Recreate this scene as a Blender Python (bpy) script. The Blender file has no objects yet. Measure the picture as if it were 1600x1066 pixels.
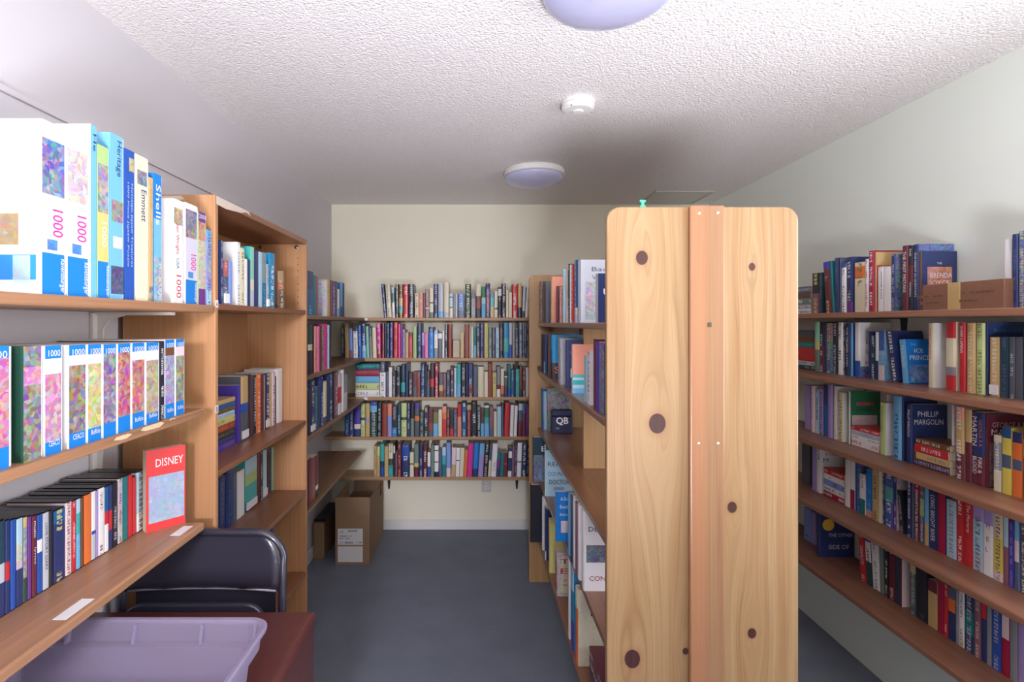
import bpy, bmesh, math, random, re
from mathutils import Matrix, Vector
random.seed(7)
SC = bpy.context.scene
COL = SC.collection

# ------------------------------------------------------------------ camera, light, exposure
CAMZ, PX, PY, F = 1.549, 741.0, 505.0, 800.0      # eye height, vanishing point and focal length in pixels of the 1600x1066 frame
cam = bpy.data.cameras.new('camera'); cam.sensor_width = 36; cam.lens = F / 1600 * 36
cam.shift_x = (800 - PX) / 1600; cam.shift_y = (PY - 533) / 1600
cam.clip_start = 0.02
camo = bpy.data.objects.new('camera', cam); COL.objects.link(camo)
camo.location = (0, 0, CAMZ); camo.rotation_euler = (math.pi / 2, 0, 0)
SC.camera = camo

XL, XR, YB, YN, ZC = -1.073, 1.765, 3.848, -1.25, 2.44     # room: side walls, back wall, near wall, ceiling

w = bpy.data.worlds.new('daylight'); SC.world = w; w.use_nodes = True
wn = w.node_tree.nodes; wl = w.node_tree.links
sky = wn.new('ShaderNodeTexSky'); sky.sky_type = 'NISHITA'; sky.sun_disc = False; sky.sun_elevation = math.radians(40); sky.sun_rotation = math.radians(40)
wl.new(sky.outputs[0], wn['Background'].inputs[0]); wn['Background'].inputs[1].default_value = 0.25


def area(name, loc, rot, sx, sy, power, color):
    l = bpy.data.lights.new(name, 'AREA'); l.shape = 'RECTANGLE'; l.size = sx; l.size_y = sy; l.energy = power; l.color = color
    o = bpy.data.objects.new(name, l); COL.objects.link(o); o.location = loc; o.rotation_euler = rot
    return o


WX0, WX1, WZ1 = -0.62, 0.14, 2.08                        # doorway in the near wall, behind the camera, narrowed to shape the fill
# unseen fill added beyond the doorway; the door head keeps it off the upper walls
area('hall_lamp', (-0.02, -4.0, 2.12), (math.radians(80), 0, 0), 0.62, 0.5, 135, (0.97, 0.95, 1.05))
VY0, VY1, VZ0, VZ1 = 0.15, 1.20, 0.95, 2.05              # window in the right-hand wall, just out of the picture
area('window_daylight', (XR + 0.16, (VY0 + VY1) / 2, (VZ0 + VZ1) / 2), (0, math.radians(90), 0), VZ1 - VZ0, VY1 - VY0, 27, (0.96, 0.97, 1.05))

# unseen spot added to light the room like a flash bounced off the ceiling
fl = bpy.data.lights.new('bounced_flash', 'SPOT'); fl.energy = 400; fl.color = (0.93, 0.96, 1.05); fl.spot_size = math.radians(124); fl.spot_blend = 0.9; fl.shadow_soft_size = 0.32
flo = bpy.data.objects.new('bounced_flash', fl); COL.objects.link(flo); flo.location = (0.28, -0.95, 0.62); flo.rotation_euler = (math.radians(180 - 24), 0, 0)

vs = SC.view_settings
vs.view_transform = 'Standard'; vs.look = 'None'; vs.gamma = 1.0; vs.use_curve_mapping = False
vs.exposure = 0.58
SC.display_settings.display_device = 'sRGB'
try:
    SC.cycles.max_bounces = 10; SC.cycles.diffuse_bounces = 6; SC.cycles.use_denoising = True
except Exception:
    pass


# ------------------------------------------------------------------ helpers
def lin(c):
    return tuple((x / 255 / 12.92) if x / 255 <= 0.04045 else ((x / 255 + 0.055) / 1.055) ** 2.4 for x in c)


def bx(px, Y):
    return (px - PX) * Y / F


def bz(py, Y):
    return CAMZ - (py - PY) * Y / F


def tag(o, label=None, cat=None, group=None, kind=None):
    if label: o['label'] = label
    if cat: o['category'] = cat
    if group: o['group'] = group
    if kind: o['kind'] = kind
    return o


def empty(name, M, label, cat, group=None):
    o = bpy.data.objects.new(name, None); COL.objects.link(o)
    o.empty_display_size = 0.05
    o.matrix_world = M if isinstance(M, Matrix) else Matrix.Translation(M)
    return tag(o, label, cat, group)


def link(name, me, mat, parent=None, M=None, smooth=False):
    o = bpy.data.objects.new(name, me); COL.objects.link(o)
    if mat is not None and not me.materials: me.materials.append(mat)
    if parent: o.parent = parent
    if M is not None: o.matrix_local = M
    if smooth:
        for p in me.polygons: p.use_smooth = True
    return o


class MB:
    """Collects boxes, bars, sweeps and lathes into one mesh."""
    def __init__(s): s.v = []; s.f = []

    def box(s, x0, x1, y0, y1, z0, z1):
        b = len(s.v)
        s.v += [(x0, y0, z0), (x1, y0, z0), (x1, y1, z0), (x0, y1, z0), (x0, y0, z1), (x1, y0, z1), (x1, y1, z1), (x0, y1, z1)]
        s.f += [tuple(b + i for i in q) for q in ((3, 2, 1, 0), (4, 5, 6, 7), (0, 1, 5, 4), (1, 2, 6, 5), (2, 3, 7, 6), (3, 0, 4, 7))]
        return s

    def prism(s, pts, a, b, axis='y'):
        """pts: closed 2-D outline, extruded from a to b along axis."""
        n = len(pts); k = len(s.v)
        for t in (a, b):
            for (p, q) in pts:
                s.v.append({'y': (p, t, q), 'x': (t, p, q), 'z': (p, q, t)}[axis])
        s.f.append(tuple(k + i for i in range(n))); s.f.append(tuple(k + n + i for i in reversed(range(n))))
        for i in range(n):
            j = (i + 1) % n
            s.f.append((k + i, k + n + i, k + n + j, k + j))
        return s

    def tube(s, pts, r, seg=10):
        pts = [Vector(p) for p in pts]; k = len(s.v); n = len(pts)
        up = Vector((0.3, 0.2, 1)).normalized()
        for i, p in enumerate(pts):
            d = (pts[min(i + 1, n - 1)] - pts[max(i - 1, 0)]).normalized()
            if i == 0 and abs(d.dot(up)) > 0.95: up = Vector((1, 0.1, 0))
            a = (up - d * up.dot(d)).normalized(); b = d.cross(a); up = a
            for j in range(seg):
                t = 2 * math.pi * j / seg
                s.v.append(tuple(p + a * math.cos(t) * r + b * math.sin(t) * r))
        for i in range(n - 1):
            for j in range(seg):
                j2 = (j + 1) % seg
                s.f.append((k + i * seg + j, k + i * seg + j2, k + (i + 1) * seg + j2, k + (i + 1) * seg + j))
        s.f.append(tuple(k + j for j in reversed(range(seg)))); s.f.append(tuple(k + (n - 1) * seg + j for j in range(seg)))
        return s

    def loft(s, loops, cap0=True, cap1=True):
        k = len(s.v); n = len(loops[0])
        for L in loops: s.v += [tuple(p) for p in L]
        for i in range(len(loops) - 1):
            for j in range(n):
                j2 = (j + 1) % n
                s.f.append((k + i * n + j, k + i * n + j2, k + (i + 1) * n + j2, k + (i + 1) * n + j))
        if cap0: s.f.append(tuple(k + j for j in reversed(range(n))))
        if cap1: s.f.append(tuple(k + (len(loops) - 1) * n + j for j in range(n)))
        return s

    def lathe(s, prof, seg=40, c=(0, 0)):
        return s.loft([[(c[0] + r * math.cos(2 * math.pi * j / seg), c[1] + r * math.sin(2 * math.pi * j / seg), z) for j in range(seg)] for r, z in prof])

    def mesh(s, name):
        me = bpy.data.meshes.new(name); me.from_pydata(s.v, [], s.f); me.update()
        bm = bmesh.new(); bm.from_mesh(me); bmesh.ops.recalc_face_normals(bm, faces=bm.faces); bm.to_mesh(me); bm.free()
        return me

    def build(s, name, mat, parent=None, M=None, smooth=False, bev=0, seg=2):
        o = link(name, s.mesh(name), mat, parent, M, smooth)
        if bev:
            m = o.modifiers.new('bevel', 'BEVEL'); m.width = bev; m.segments = seg; m.limit_method = 'ANGLE'
        return o


def rrect(x0, x1, y0, y1, r, z, seg=6):
    out = []
    for cx, cy, a0 in ((x1 - r, y1 - r, 0), (x0 + r, y1 - r, 90), (x0 + r, y0 + r, 180), (x1 - r, y0 + r, 270)):
        for i in range(seg + 1):
            a = math.radians(a0 + 90 * i / seg)
            out.append((cx + r * math.cos(a), cy + r * math.sin(a), z))
    return out


# ------------------------------------------------------------------ materials
class NT:
    def __init__(s, m):
        s.t = m.node_tree; s.n = s.t.nodes; s.l = s.t.links; s.b = s.n['Principled BSDF']

    def __call__(s, typ, ins=None, **kw):
        nd = s.n.new(typ)
        for k, v in kw.items(): setattr(nd, k, v)
        for k, v in (ins or {}).items():
            if hasattr(v, 'is_output') or isinstance(v, bpy.types.NodeSocket): s.l.new(v, nd.inputs[k])
            else: nd.inputs[k].default_value = v
        return nd

    def m(s, op, a, b=0.0, c=None):
        i = {0: a, 1: b}
        if c is not None: i[2] = c
        return s('ShaderNodeMath', i, operation=op).outputs[0]

    def mix(s, f, a, b, bt='MIX'):
        nd = s('ShaderNodeMix', {0: f, 6: a, 7: b}, data_type='RGBA', blend_type=bt)
        return nd.outputs[2]


def new_mat(name):
    m = bpy.data.materials.new(name); m.use_nodes = True
    return m, NT(m)


def C4(c): return (*lin(c), 1)


MC = {}


def plain(name, c, rough=0.5, noise=0.06, scale=30, bump=0.0, metal=0.0, bscale=None, coat=0.0, spec=0.5):
    if name in MC: return MC[name]
    m, N = new_mat(name); MC[name] = m
    tc = N('ShaderNodeTexCoord').outputs['Object']
    nz = N('ShaderNodeTexNoise', {'Vector': tc, 'Scale': scale, 'Detail': 4.0}).outputs[0]
    a = tuple(max(0, x * (1 - noise)) for x in lin(c)); b = tuple(min(1, x * (1 + noise)) for x in lin(c))
    N.l.new(N.mix(nz, (*a, 1), (*b, 1)), N.b.inputs['Base Color'])
    N.b.inputs['Roughness'].default_value = rough; N.b.inputs['Metallic'].default_value = metal
    N.b.inputs['Coat Weight'].default_value = coat; N.b.inputs['Specular IOR Level'].default_value = spec
    if bump:
        n2 = N('ShaderNodeTexNoise', {'Vector': tc, 'Scale': bscale or scale, 'Detail': 3.0}).outputs[0]
        bp = N('ShaderNodeBump', {'Height': n2, 'Strength': bump, 'Distance': 0.004})
        N.l.new(bp.outputs[0], N.b.inputs['Normal'])
    return m


def wood(name, light, dark, axis='y', fine=1.0, rough=0.45, knots=(), contrast=1.0, stripe=0.0, coat=0.1):
    """Long-grained wood; knots: (x, z, radius) in the object's own x-z plane bend the grain around them."""
    m, N = new_mat(name)
    tc = N('ShaderNodeTexCoord').outputs['Object']
    xyz = N('ShaderNodeSeparateXYZ', {0: tc})
    X, Y, Z = xyz.outputs
    if axis == 'z': u, v, g = X, Y, Z
    elif axis == 'y': u, v, g = X, Z, Y
    else: u, v, g = Y, Z, X
    core = None; halo = None
    for i, (kx, kz, r) in enumerate(knots):
        dx = N.m('SUBTRACT', X, kx); dz = N.m('SUBTRACT', Z, kz)
        rr = N.m('ADD', N.m('POWER', N.m('DIVIDE', dx, r), 2.0), N.m('POWER', N.m('DIVIDE', dz, r * 1.2), 2.0))
        r2 = N.m('ADD', N.m('POWER', N.m('DIVIDE', dx, r * 2.0), 2.0), N.m('POWER', N.m('DIVIDE', dz, r * 7), 2.0))
        push = N.m('DIVIDE', N.m('MULTIPLY', dx, -1.6), N.m('ADD', r2, 1.0))
        u = N.m('ADD', u, push)
        c = N.m('LESS_THAN', rr, 1.0)
        ring = N.m('MULTIPLY', N.m('SUBTRACT', 1.0, N.m('MINIMUM', N.m('ABSOLUTE', N.m('SUBTRACT', N.m('SQRT', rr), 0.95)), 1.0)), 1.0)
        h = N.m('MAXIMUM', N.m('POWER', ring, 5.0), N.m('MULTIPLY', N.m('POWER', ring, 1.6), N.m('MULTIPLY', N.m('GREATER_THAN', rr, 1.0), 0.55)))
        core = c if core is None else N.m('MAXIMUM', core, c)
        halo = h if halo is None else N.m('MAXIMUM', halo, h)
    vec = N('ShaderNodeCombineXYZ', {0: N.m('MULTIPLY', u, 46.0 * fine), 1: N.m('MULTIPLY', v, 30.0 * fine), 2: N.m('MULTIPLY', g, 1.1)}).outputs[0]
    vec2 = N('ShaderNodeCombineXYZ', {0: N.m('MULTIPLY', u, 260.0 * fine), 1: N.m('MULTIPLY', v, 160.0), 2: N.m('MULTIPLY', g, 3.0)}).outputs[0]
    n1 = N('ShaderNodeTexNoise', {'Vector': vec, 'Scale': 1.0, 'Detail': 3.0, 'Distortion': 0.4}).outputs[0]
    n2 = N('ShaderNodeTexNoise', {'Vector': vec2, 'Scale': 1.0, 'Detail': 2.0}).outputs[0]
    mixv = N.m('ADD', N.m('MULTIPLY', n1, 0.65), N.m('MULTIPLY', n2, 0.35))
    ramp = N('ShaderNodeMapRange', {0: mixv, 1: 0.5 - 0.22 / contrast, 2: 0.5 + 0.22 / contrast}).outputs[0]
    colr = N.mix(ramp, C4(dark), C4(light))
    # thin growth lines
    sn = N.m('SINE', N.m('ADD', N.m('MULTIPLY', u, 330.0 * fine), N.m('MULTIPLY', n1, 16.0)))
    line = N.m('MULTIPLY', N.m('POWER', N.m('MAXIMUM', sn, 0.0), 10.0), 0.20 * contrast)
    colr = N.mix(line, colr, C4(tuple(x * 0.72 for x in dark)))
    if stripe:
        wv = N('ShaderNodeMapRange', {0: N.m('ADD', X, N.m('MULTIPLY', n1, 0.012)), 1: stripe - 0.006, 2: stripe + 0.006}).outputs[0]
        colr = N.mix(wv, N.mix(0.45, colr, C4((164, 108, 74))), colr)
    if knots:
        colr = N.mix(N.m('MULTIPLY', halo, 0.6), colr, C4((122, 64, 34)))
        colr = N.mix(core, colr, N.mix(n2, C4((34, 13, 11)), C4((78, 36, 32))))
    N.l.new(colr, N.b.inputs['Base Color'])
    N.b.inputs['Roughness'].default_value = rough; N.b.inputs['Coat Weight'].default_value = coat; N.b.inputs['Coat Roughness'].default_value = 0.25
    bp = N('ShaderNodeBump', {'Height': n2, 'Strength': 0.08, 'Distance': 0.002})
    N.l.new(bp.outputs[0], N.b.inputs['Normal'])
    return m


def print_material(name, rough, coat):
    m, N = new_mat(name)
    col = N('ShaderNodeAttribute', attribute_name='Col', attribute_type='GEOMETRY').outputs['Color']
    ia = N('ShaderNodeAttribute', attribute_name='Ink', attribute_type='GEOMETRY')
    ink, pic = ia.outputs['Color'], ia.outputs['Alpha']
    rnd = N.m('MULTIPLY', N('ShaderNodeObjectInfo').outputs['Random'], 173.0)
    uv = N('ShaderNodeUVMap', uv_map='uv').outputs[0]
    s = N('ShaderNodeSeparateXYZ', {0: uv}); u, v = s.outputs[0], s.outputs[1]
    cell = N.m('FRACT', N.m('MULTIPLY', u, 1.5))
    gap = N.m('MULTIPLY', N.m('GREATER_THAN', cell, 0.14), N.m('LESS_THAN', cell, 0.9))
    row = N.m('MULTIPLY', N.m('GREATER_THAN', v, 0.27), N.m('LESS_THAN', v, 0.75))
    vec = N('ShaderNodeCombineXYZ', {0: N.m('ADD', N.m('MULTIPLY', u, 4.2), rnd), 1: N.m('MULTIPLY', v, 2.6), 2: rnd}).outputs[0]
    gl = N.m('GREATER_THAN', N('ShaderNodeTexNoise', {'Vector': vec, 'Scale': 1.0, 'Detail': 0.0}).outputs[0], 0.44)
    vw = N('ShaderNodeCombineXYZ', {0: N.m('ADD', N.m('MULTIPLY', u, 0.33), rnd), 1: rnd, 2: 0.0}).outputs[0]
    wd = N.m('GREATER_THAN', N('ShaderNodeTexNoise', {'Vector': vw, 'Scale': 1.0, 'Detail': 0.0}).outputs[0], 0.44)
    has = N.m('GREATER_THAN', u, -5.0)
    mask = N.m('MULTIPLY', N.m('MULTIPLY', gl, wd), N.m('MULTIPLY', N.m('MULTIPLY', gap, row), has))
    oc = N('ShaderNodeTexCoord').outputs['Object']
    ov = N('ShaderNodeVectorMath', {0: oc, 1: N('ShaderNodeCombineXYZ', {0: rnd, 1: rnd, 2: rnd}).outputs[0]}, operation='ADD').outputs[0]
    warp = N('ShaderNodeTexNoise', {'Vector': ov, 'Scale': 30.0, 'Detail': 2.0})
    ov2 = N('ShaderNodeVectorMath', {0: ov, 1: N('ShaderNodeVectorMath', {0: warp.outputs['Color'], 3: 0.03}, operation='SCALE').outputs[0]}, operation='ADD').outputs[0]
    vo = N('ShaderNodeTexVoronoi', {'Vector': ov2, 'Scale': 120.0}).outputs['Color']
    big = N('ShaderNodeTexNoise', {'Vector': ov, 'Scale': 26.0, 'Detail': 4.0}).outputs['Color']
    big = N('ShaderNodeMapRange', {7: big, 9: (.36, .36, .36), 10: (.64, .64, .64)}, data_type='FLOAT_VECTOR').outputs[1] if False else big
    pc = N.mix(0.5, vo, big)
    pc = N('ShaderNodeGamma', {0: pc, 1: 1.7}).outputs[0]
    pc = N.mix(0.42, pc, col)
    base = N.mix(N.m('MULTIPLY', pic, 0.95), col, pc)
    base = N.mix(N.m('MULTIPLY', mask, 0.8), base, ink)
    N.l.new(base, N.b.inputs['Base Color'])
    N.b.inputs['Roughness'].default_value = rough; N.b.inputs['Coat Weight'].default_value = coat; N.b.inputs['Coat Roughness'].default_value = 0.2
    return m


PRINT = print_material('printed_cover', 0.42, 0.15)
PAGES = plain('page_edges', (206, 192, 168), 0.8, 0.10, 300)
BLACKP = plain('black_plastic', (22, 24, 32), 0.3, 0.03)
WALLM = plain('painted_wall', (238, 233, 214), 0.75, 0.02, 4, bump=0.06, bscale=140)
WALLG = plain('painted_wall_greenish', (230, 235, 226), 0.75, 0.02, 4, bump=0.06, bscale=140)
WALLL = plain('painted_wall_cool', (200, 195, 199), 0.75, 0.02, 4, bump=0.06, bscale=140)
WHITEM = plain('white_paint', (226, 222, 218), 0.5, 0.02)
BLACKM = plain('black_metal', (24, 24, 30), 0.35, 0.05, metal=0.0, coat=0.3)
LABELM = plain('white_label', (232, 230, 232), 0.5, 0.02)


def text_mat(c):
    return plain('lettering_%d_%d_%d' % c, c, 0.5, 0.0)


def text(parent, s, M, wd, ht, c, name='title', align=True, thick=0.0):
    """A line of lettering centred on M's origin, fitted into wd x ht."""
    cu = bpy.data.curves.new('lettering', 'FONT'); cu.body = s; cu.resolution_u = 2; cu.size = 1
    cu.offset = thick
    tmp = bpy.data.objects.new('lettering', cu)
    me = bpy.data.meshes.new_from_object(tmp)
    bpy.data.objects.remove(tmp); bpy.data.curves.remove(cu)
    if not me.vertices: return None
    xs = [v.co.x for v in me.vertices]; ys = [v.co.y for v in me.vertices]
    x0, x1, y0, y1 = min(xs), max(xs), min(ys), max(ys)
    sx = wd / max(x1 - x0, 1e-6); sy = ht / max(y1 - y0, 1e-6)
    me.transform(Matrix.Diagonal((sx, sy, 1, 1)) @ Matrix.Translation((-(x0 + x1) / 2, -(y0 + y1) / 2, 0)))
    me.name = name
    return link(name, me, text_mat(c), parent, M)


def basis(ax, ay, org):
    ax, ay = Vector(ax), Vector(ay); az = ax.cross(ay)
    return Matrix(((ax.x, ay.x, az.x, org[0]), (ax.y, ay.y, az.y, org[1]), (ax.z, ay.z, az.z, org[2]), (0, 0, 0, 1)))


# ------------------------------------------------------------------ the room
def structure(name, mb, mat, **k):
    return tag(mb.build(name, mat, **k), kind='structure')


m_, N = new_mat('textured_ceiling')
tc = N('ShaderNodeTexCoord').outputs['Object']
n1 = N('ShaderNodeTexNoise', {'Vector': tc, 'Scale': 115.0, 'Detail': 3.0, 'Roughness': 0.6}).outputs[0]
n2 = N('ShaderNodeTexVoronoi', {'Vector': tc, 'Scale': 130.0}).outputs['Distance']
hgt = N.m('ADD', N.m('MULTIPLY', n1, 1.0), N.m('MULTIPLY', n2, -0.7))
N.l.new(N.mix(n1, C4((216, 209, 207)), C4((240, 234, 232))), N.b.inputs['Base Color'])
N.l.new(N('ShaderNodeBump', {'Height': hgt, 'Strength': 0.6, 'Distance': 0.0075}).outputs[0], N.b.inputs['Normal'])
N.b.inputs['Roughness'].default_value = 0.9
CEILM = m_
m_, N = new_mat('carpet')
tc = N('ShaderNodeTexCoord').outputs['Object']
n1 = N('ShaderNodeTexNoise', {'Vector': tc, 'Scale': 240.0, 'Detail': 2.0}).outputs[0]
n2 = N('ShaderNodeTexNoise', {'Vector': tc, 'Scale': 5.0, 'Detail': 4.0}).outputs[0]
c_ = N.mix(n2, C4((118, 124, 140)), C4((146, 152, 166)))
N.l.new(N.mix(N.m('MULTIPLY', n1, 0.6), c_, C4((80, 86, 102))), N.b.inputs['Base Color'])
N.l.new(N('ShaderNodeBump', {'Height': n1, 'Strength': 0.5, 'Distance': 0.004}).outputs[0], N.b.inputs['Normal'])
N.b.inputs['Roughness'].default_value = 0.95
CARPET = m_

T = 0.1
structure('floor', MB().box(XL - T, XR + T, YN - T, YB + T, -0.1, 0), CARPET)
structure('ceiling', MB().box(XL - T, XR + T, YN - T, YB + T, ZC, ZC + 0.1), CEILM)
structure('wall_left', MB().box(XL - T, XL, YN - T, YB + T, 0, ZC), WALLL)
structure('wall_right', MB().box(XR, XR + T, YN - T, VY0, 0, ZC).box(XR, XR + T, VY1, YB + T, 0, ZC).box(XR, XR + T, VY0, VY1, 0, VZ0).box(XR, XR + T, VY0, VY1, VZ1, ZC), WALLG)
structure('window_1', MB().box(XR + .02, XR + .06, VY0, VY0 + .04, VZ0, VZ1).box(XR + .02, XR + .06, VY1 - .04, VY1, VZ0, VZ1).box(XR + .02, XR + .06, VY0 + .04, VY1 - .04, VZ0, VZ0 + .04)
          .box(XR + .02, XR + .06, VY0 + .04, VY1 - .04, VZ1 - .04, VZ1).box(XR + .03, XR + .05, VY0 + .04, VY1 - .04, (VZ0 + VZ1) / 2 - .015, (VZ0 + VZ1) / 2 + .015), WHITEM)
structure('wall_back', MB().box(XL, XR, YB, YB + T, 0, ZC), WALLM)
structure('wall_near', MB().box(XL, WX0, YN - T, YN, 0, ZC).box(WX1, XR, YN - T, YN, 0, ZC).box(WX0, WX1, YN - T, YN, WZ1, ZC), WALLM)
structure('door_1', MB().box(WX0, WX0 + .05, YN - .09, YN - .01, 0, WZ1).box(WX1 - .05, WX1, YN - .09, YN - .01, 0, WZ1).box(WX0 + .05, WX1 - .05, YN - .09, YN - .01, WZ1 - .05, WZ1), WHITEM)
structure('baseboard_back', MB().box(XL, XR, YB - .012, YB, 0, .075), WHITEM, bev=.003)
structure('baseboard_left', MB().box(XL, XL + .012, 2.45, YB - .012, 0, .075), WHITEM, bev=.003)
# thin panel with a ledge on the wall behind the puzzle boxes
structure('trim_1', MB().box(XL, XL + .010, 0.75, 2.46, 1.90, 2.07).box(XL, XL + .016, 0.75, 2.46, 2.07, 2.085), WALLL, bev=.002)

# ------------------------------------------------------------------ shelves
SH_DK = wood('shelf_wood_brown', (182, 136, 104), (148, 106, 76), 'y', 0.7, 0.42)
SH_RT = wood('shelf_wood_red_brown', (160, 112, 88), (124, 82, 62), 'y', 0.7, 0.4)
SH_BK = wood('shelf_wood_pale', (190, 154, 118), (156, 118, 84), 'x', 0.7, 0.45)
SH_LF = wood('shelf_wood_mid', (150, 114, 86), (116, 84, 60), 'y', 0.7, 0.45)
LAM = wood('bookcase_laminate', (196, 146, 102), (164, 116, 78), 'z', 2.2, 0.45, contrast=0.7)
LAMY = wood('bookcase_laminate_shelf', (152, 100, 72), (116, 72, 50), 'y', 2.0, 0.35, contrast=0.8)
GR = 'long wall shelves holding the books'


def bracket(parent, x, y, z, mat, dirv, arm, drop, wdt=.022):
    """Stamped shelf bracket below z; dirv is the way its arm points from the wall."""
    dx, dy = dirv
    mb = MB(); a, b = .016, .006          # tapered strap on the wall, tapered arm under the board
    if dx:
        mb.prism([(y - a, z), (y + a, z), (y + b, z - drop), (y - b, z - drop)], x, x + dx * .004, 'x')
        mb.prism([(x, y - a), (x, y + a), (x + dx * arm, y + b), (x + dx * arm, y - b)], z - .004, z, 'z')
    else:
        mb.prism([(x - a, z), (x + a, z), (x + b, z - drop), (x - b, z - drop)], y, y + dy * .004, 'y')
        mb.prism([(x - a, y), (x + a, y), (x + b, y + dy * arm), (x - b, y + dy * arm)], z - .004, z, 'z')
    return mb.build('bracket', mat, parent)


def shelf(x0, x1, y0, y1, ztop, th, mat, label, bev=.004):
    r = empty('long_shelf', (0, 0, 0), label, 'shelf', GR)
    MB().box(x0, x1, y0, y1, ztop - th, ztop).build('board', mat, r, bev=bev)
    return r


BKY = 3.665                                        # spine plane on the back wall
BZ = [1.588, 1.300, 1.0206, 0.737, 0.449]
RXF, RXS = 1.49, 1.63                              # right wall: shelf front, spine plane
RZ = [1.592, 1.320, 1.025, 0.747, 0.466]
LXF = -0.78
LZ = [1.586, 1.300, 1.009, 0.666]
ordw = ['topmost', 'second', 'third', 'fourth', 'lowest']
for i, z in enumerate(BZ):
    s_ = shelf(XL + .001, 1.45, 3.655, YB - .001, z, .024, SH_BK, 'brown wooden shelf along the back wall, %s of the five there' % ordw[i])
    for x in (-.640, .32):
        bracket(s_, x, YB - .001, z - .0245, BLACKM, (0, -1), .15, .12)
    if i in (0, 2):
        MB().box(bx(568, 3.65), bx(574, 3.65), 3.6535, 3.6548, z - .021, z - .002).build('label_sticker', LABELM, s_)
for i, z in enumerate(RZ):
    s_ = shelf(RXF, XR - .001, 1.26, 3.64, z, .022, SH_RT, 'reddish brown shelf along the long bare side wall, %s of its five' % ordw[i])
    for y in (1.36, 2.10, 3.0):
        bracket(s_, XR - .001, y, z - .0225, BLACKM, (-1, 0), .20, .12)
for i, z in enumerate(LZ):
    s_ = shelf(XL + .001, LXF, 2.392, 3.54 if i == 3 else 3.652, z, .02, SH_LF, 'dark brown shelf between laminate bookcase and room corner, %s of four' % (['topmost', 'second', 'third', 'lowest'][i]))
# the three boards that carry puzzles and discs
PXF = -0.775
PZ = [1.602, 1.3046, 0.9775]
PEND = [1.53, 1.47, 1.47]
pl = ['brown wall shelf carrying the tall jigsaw boxes, bare white bracket below', 'chipped brown wall shelf carrying the blue banded puzzle boxes', 'brown wall shelf of film discs with white strips on its edge']
WPEEL = plain('bare_chipped_wood', (216, 190, 156), 0.8, 0.15, 90)
for i, z in enumerate(PZ):
    s_ = shelf(XL + .001, PXF, 0.42, PEND[i], z, .022, SH_DK, pl[i])
    # white standard and pressed-steel bracket
    MB().box(XL + .001, XL + .012, 1.425, 1.463, z - .30, z - .024).build('upright', WHITEM, s_, bev=.002)
    mb = MB().box(XL + .012, -.85, 1.433, 1.455, z - .031, z - .0225)
    mb.prism([(XL + .012, z - .031), (XL + .09, z - .031), (XL + .045, z - .045), (XL + .028, z - .07), (XL + .022, z - .17), (XL + .012, z - .17)], 1.441, 1.447, 'y')
    mb.build('bracket', WHITEM, s_)
    if i == 2:
        for (a, b, xx) in ((.985, 1.06, -.79), (1.375, 1.44, -.795)):
            MB().box(xx - .022, xx + .004, a, b, z + .0002, z + .0009).build('label_strip', LABELM, s_)
    if i == 1:
        for (y0, y1, zz, hh) in ((1.10, 1.16, z - .008, .010), (1.19, 1.28, z - .006, .012), (1.30, 1.33, z - .003, .007)):
            MB().prism([(y0, zz), (y0 + .01, zz + hh * .5), (y1 - .015, zz + hh * .5), (y1, zz + hh * .1), (y1 - .02, zz - hh * .5), (y0 + .02, zz - hh * .4)], PXF - .0005, PXF + .0006, 'x').build('chipped_patch', WPEEL, s_)

# laminate bookcase
CX0, CX1, CY0, CY1, CZT = XL + .018, -.777, 1.536, 2.385, 1.935
r = empty('laminate_bookcase', (0, 0, 0), 'light brown laminate bookcase standing on the floor beside the puzzle shelves', 'bookcase')
for y in (CY0, CY1 - .018):
    MB().box(CX0, CX1, y, y + .018, 0, CZT).build('side_panel', LAM, r, bev=.0015)
MB().box(CX0, CX0 + .006, CY0 + .018, CY1 - .018, 0.06, CZT - .02).build('back_panel', LAM, r)
MB().box(CX0, CX1 + .001, CY0 + .0185, CY1 - .0185, CZT - .022, CZT - .002).build('top_panel', LAMY, r)
CS = [1.608, 1.10, .777, .40, .075]
for z in CS:
    MB().box(CX0 + .007, CX1 - .001, CY0 + .019, CY1 - .019, z - .018, z).build('shelf', LAMY, r, bev=.001)
MB().box(CX0 + .02, CX1 - .02, CY0 + .019, CY1 - .019, 0, .055).build('plinth', LAMY, r)
for x in (-.985, -.82):
    MB().lathe([(.001, 0), (.008, .001), (.009, .006), (.001, .010)], 14).build('cam_fitting', plain('dull_steel', (120, 116, 112), 0.35, .05, metal=.8), r, Matrix.Translation((x, CY1 - .0185, CZT - .036)) @ Matrix.Rotation(math.radians(90), 4, 'X'))
mb = MB()
HOLE = plain('peg_hole_dark', (70, 46, 32), 0.8)
for x in (-.815, -1.02):
    for k in range(8):
        MB().lathe([(.001, 0), (.0026, 0), (.0026, .0006), (.001, .0006)], 8).build('peg_hole', HOLE, r, Matrix.Translation((x, CY1 - .0182, 1.64 + k * .03)) @ Matrix.Rotation(math.radians(90), 4, 'X'))
WRAP = plain('peeling_pale_tape', (206, 190, 176), 0.6, .08, 60)
MB().prism([(1.54, CZT - .003), (1.76, CZT - .003), (1.775, CZT - .016), (1.74, CZT - .010), (1.70, CZT - .020), (1.66, CZT - .024), (1.60, CZT - .030), (1.54, CZT - .028)], CX1 + .0015, CX1 + .0025, 'x').build('peeled_edge_tape', WRAP, r)
MB().prism([(-1.0, CZT - .004), (-.88, CZT - .004), (-.87, CZT - .014), (-.93, CZT - .022), (-1.0, CZT - .016)], CY0 - .001, CY0 - .0002, 'y').build('peeled_edge_tape', WRAP, r)
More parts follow.
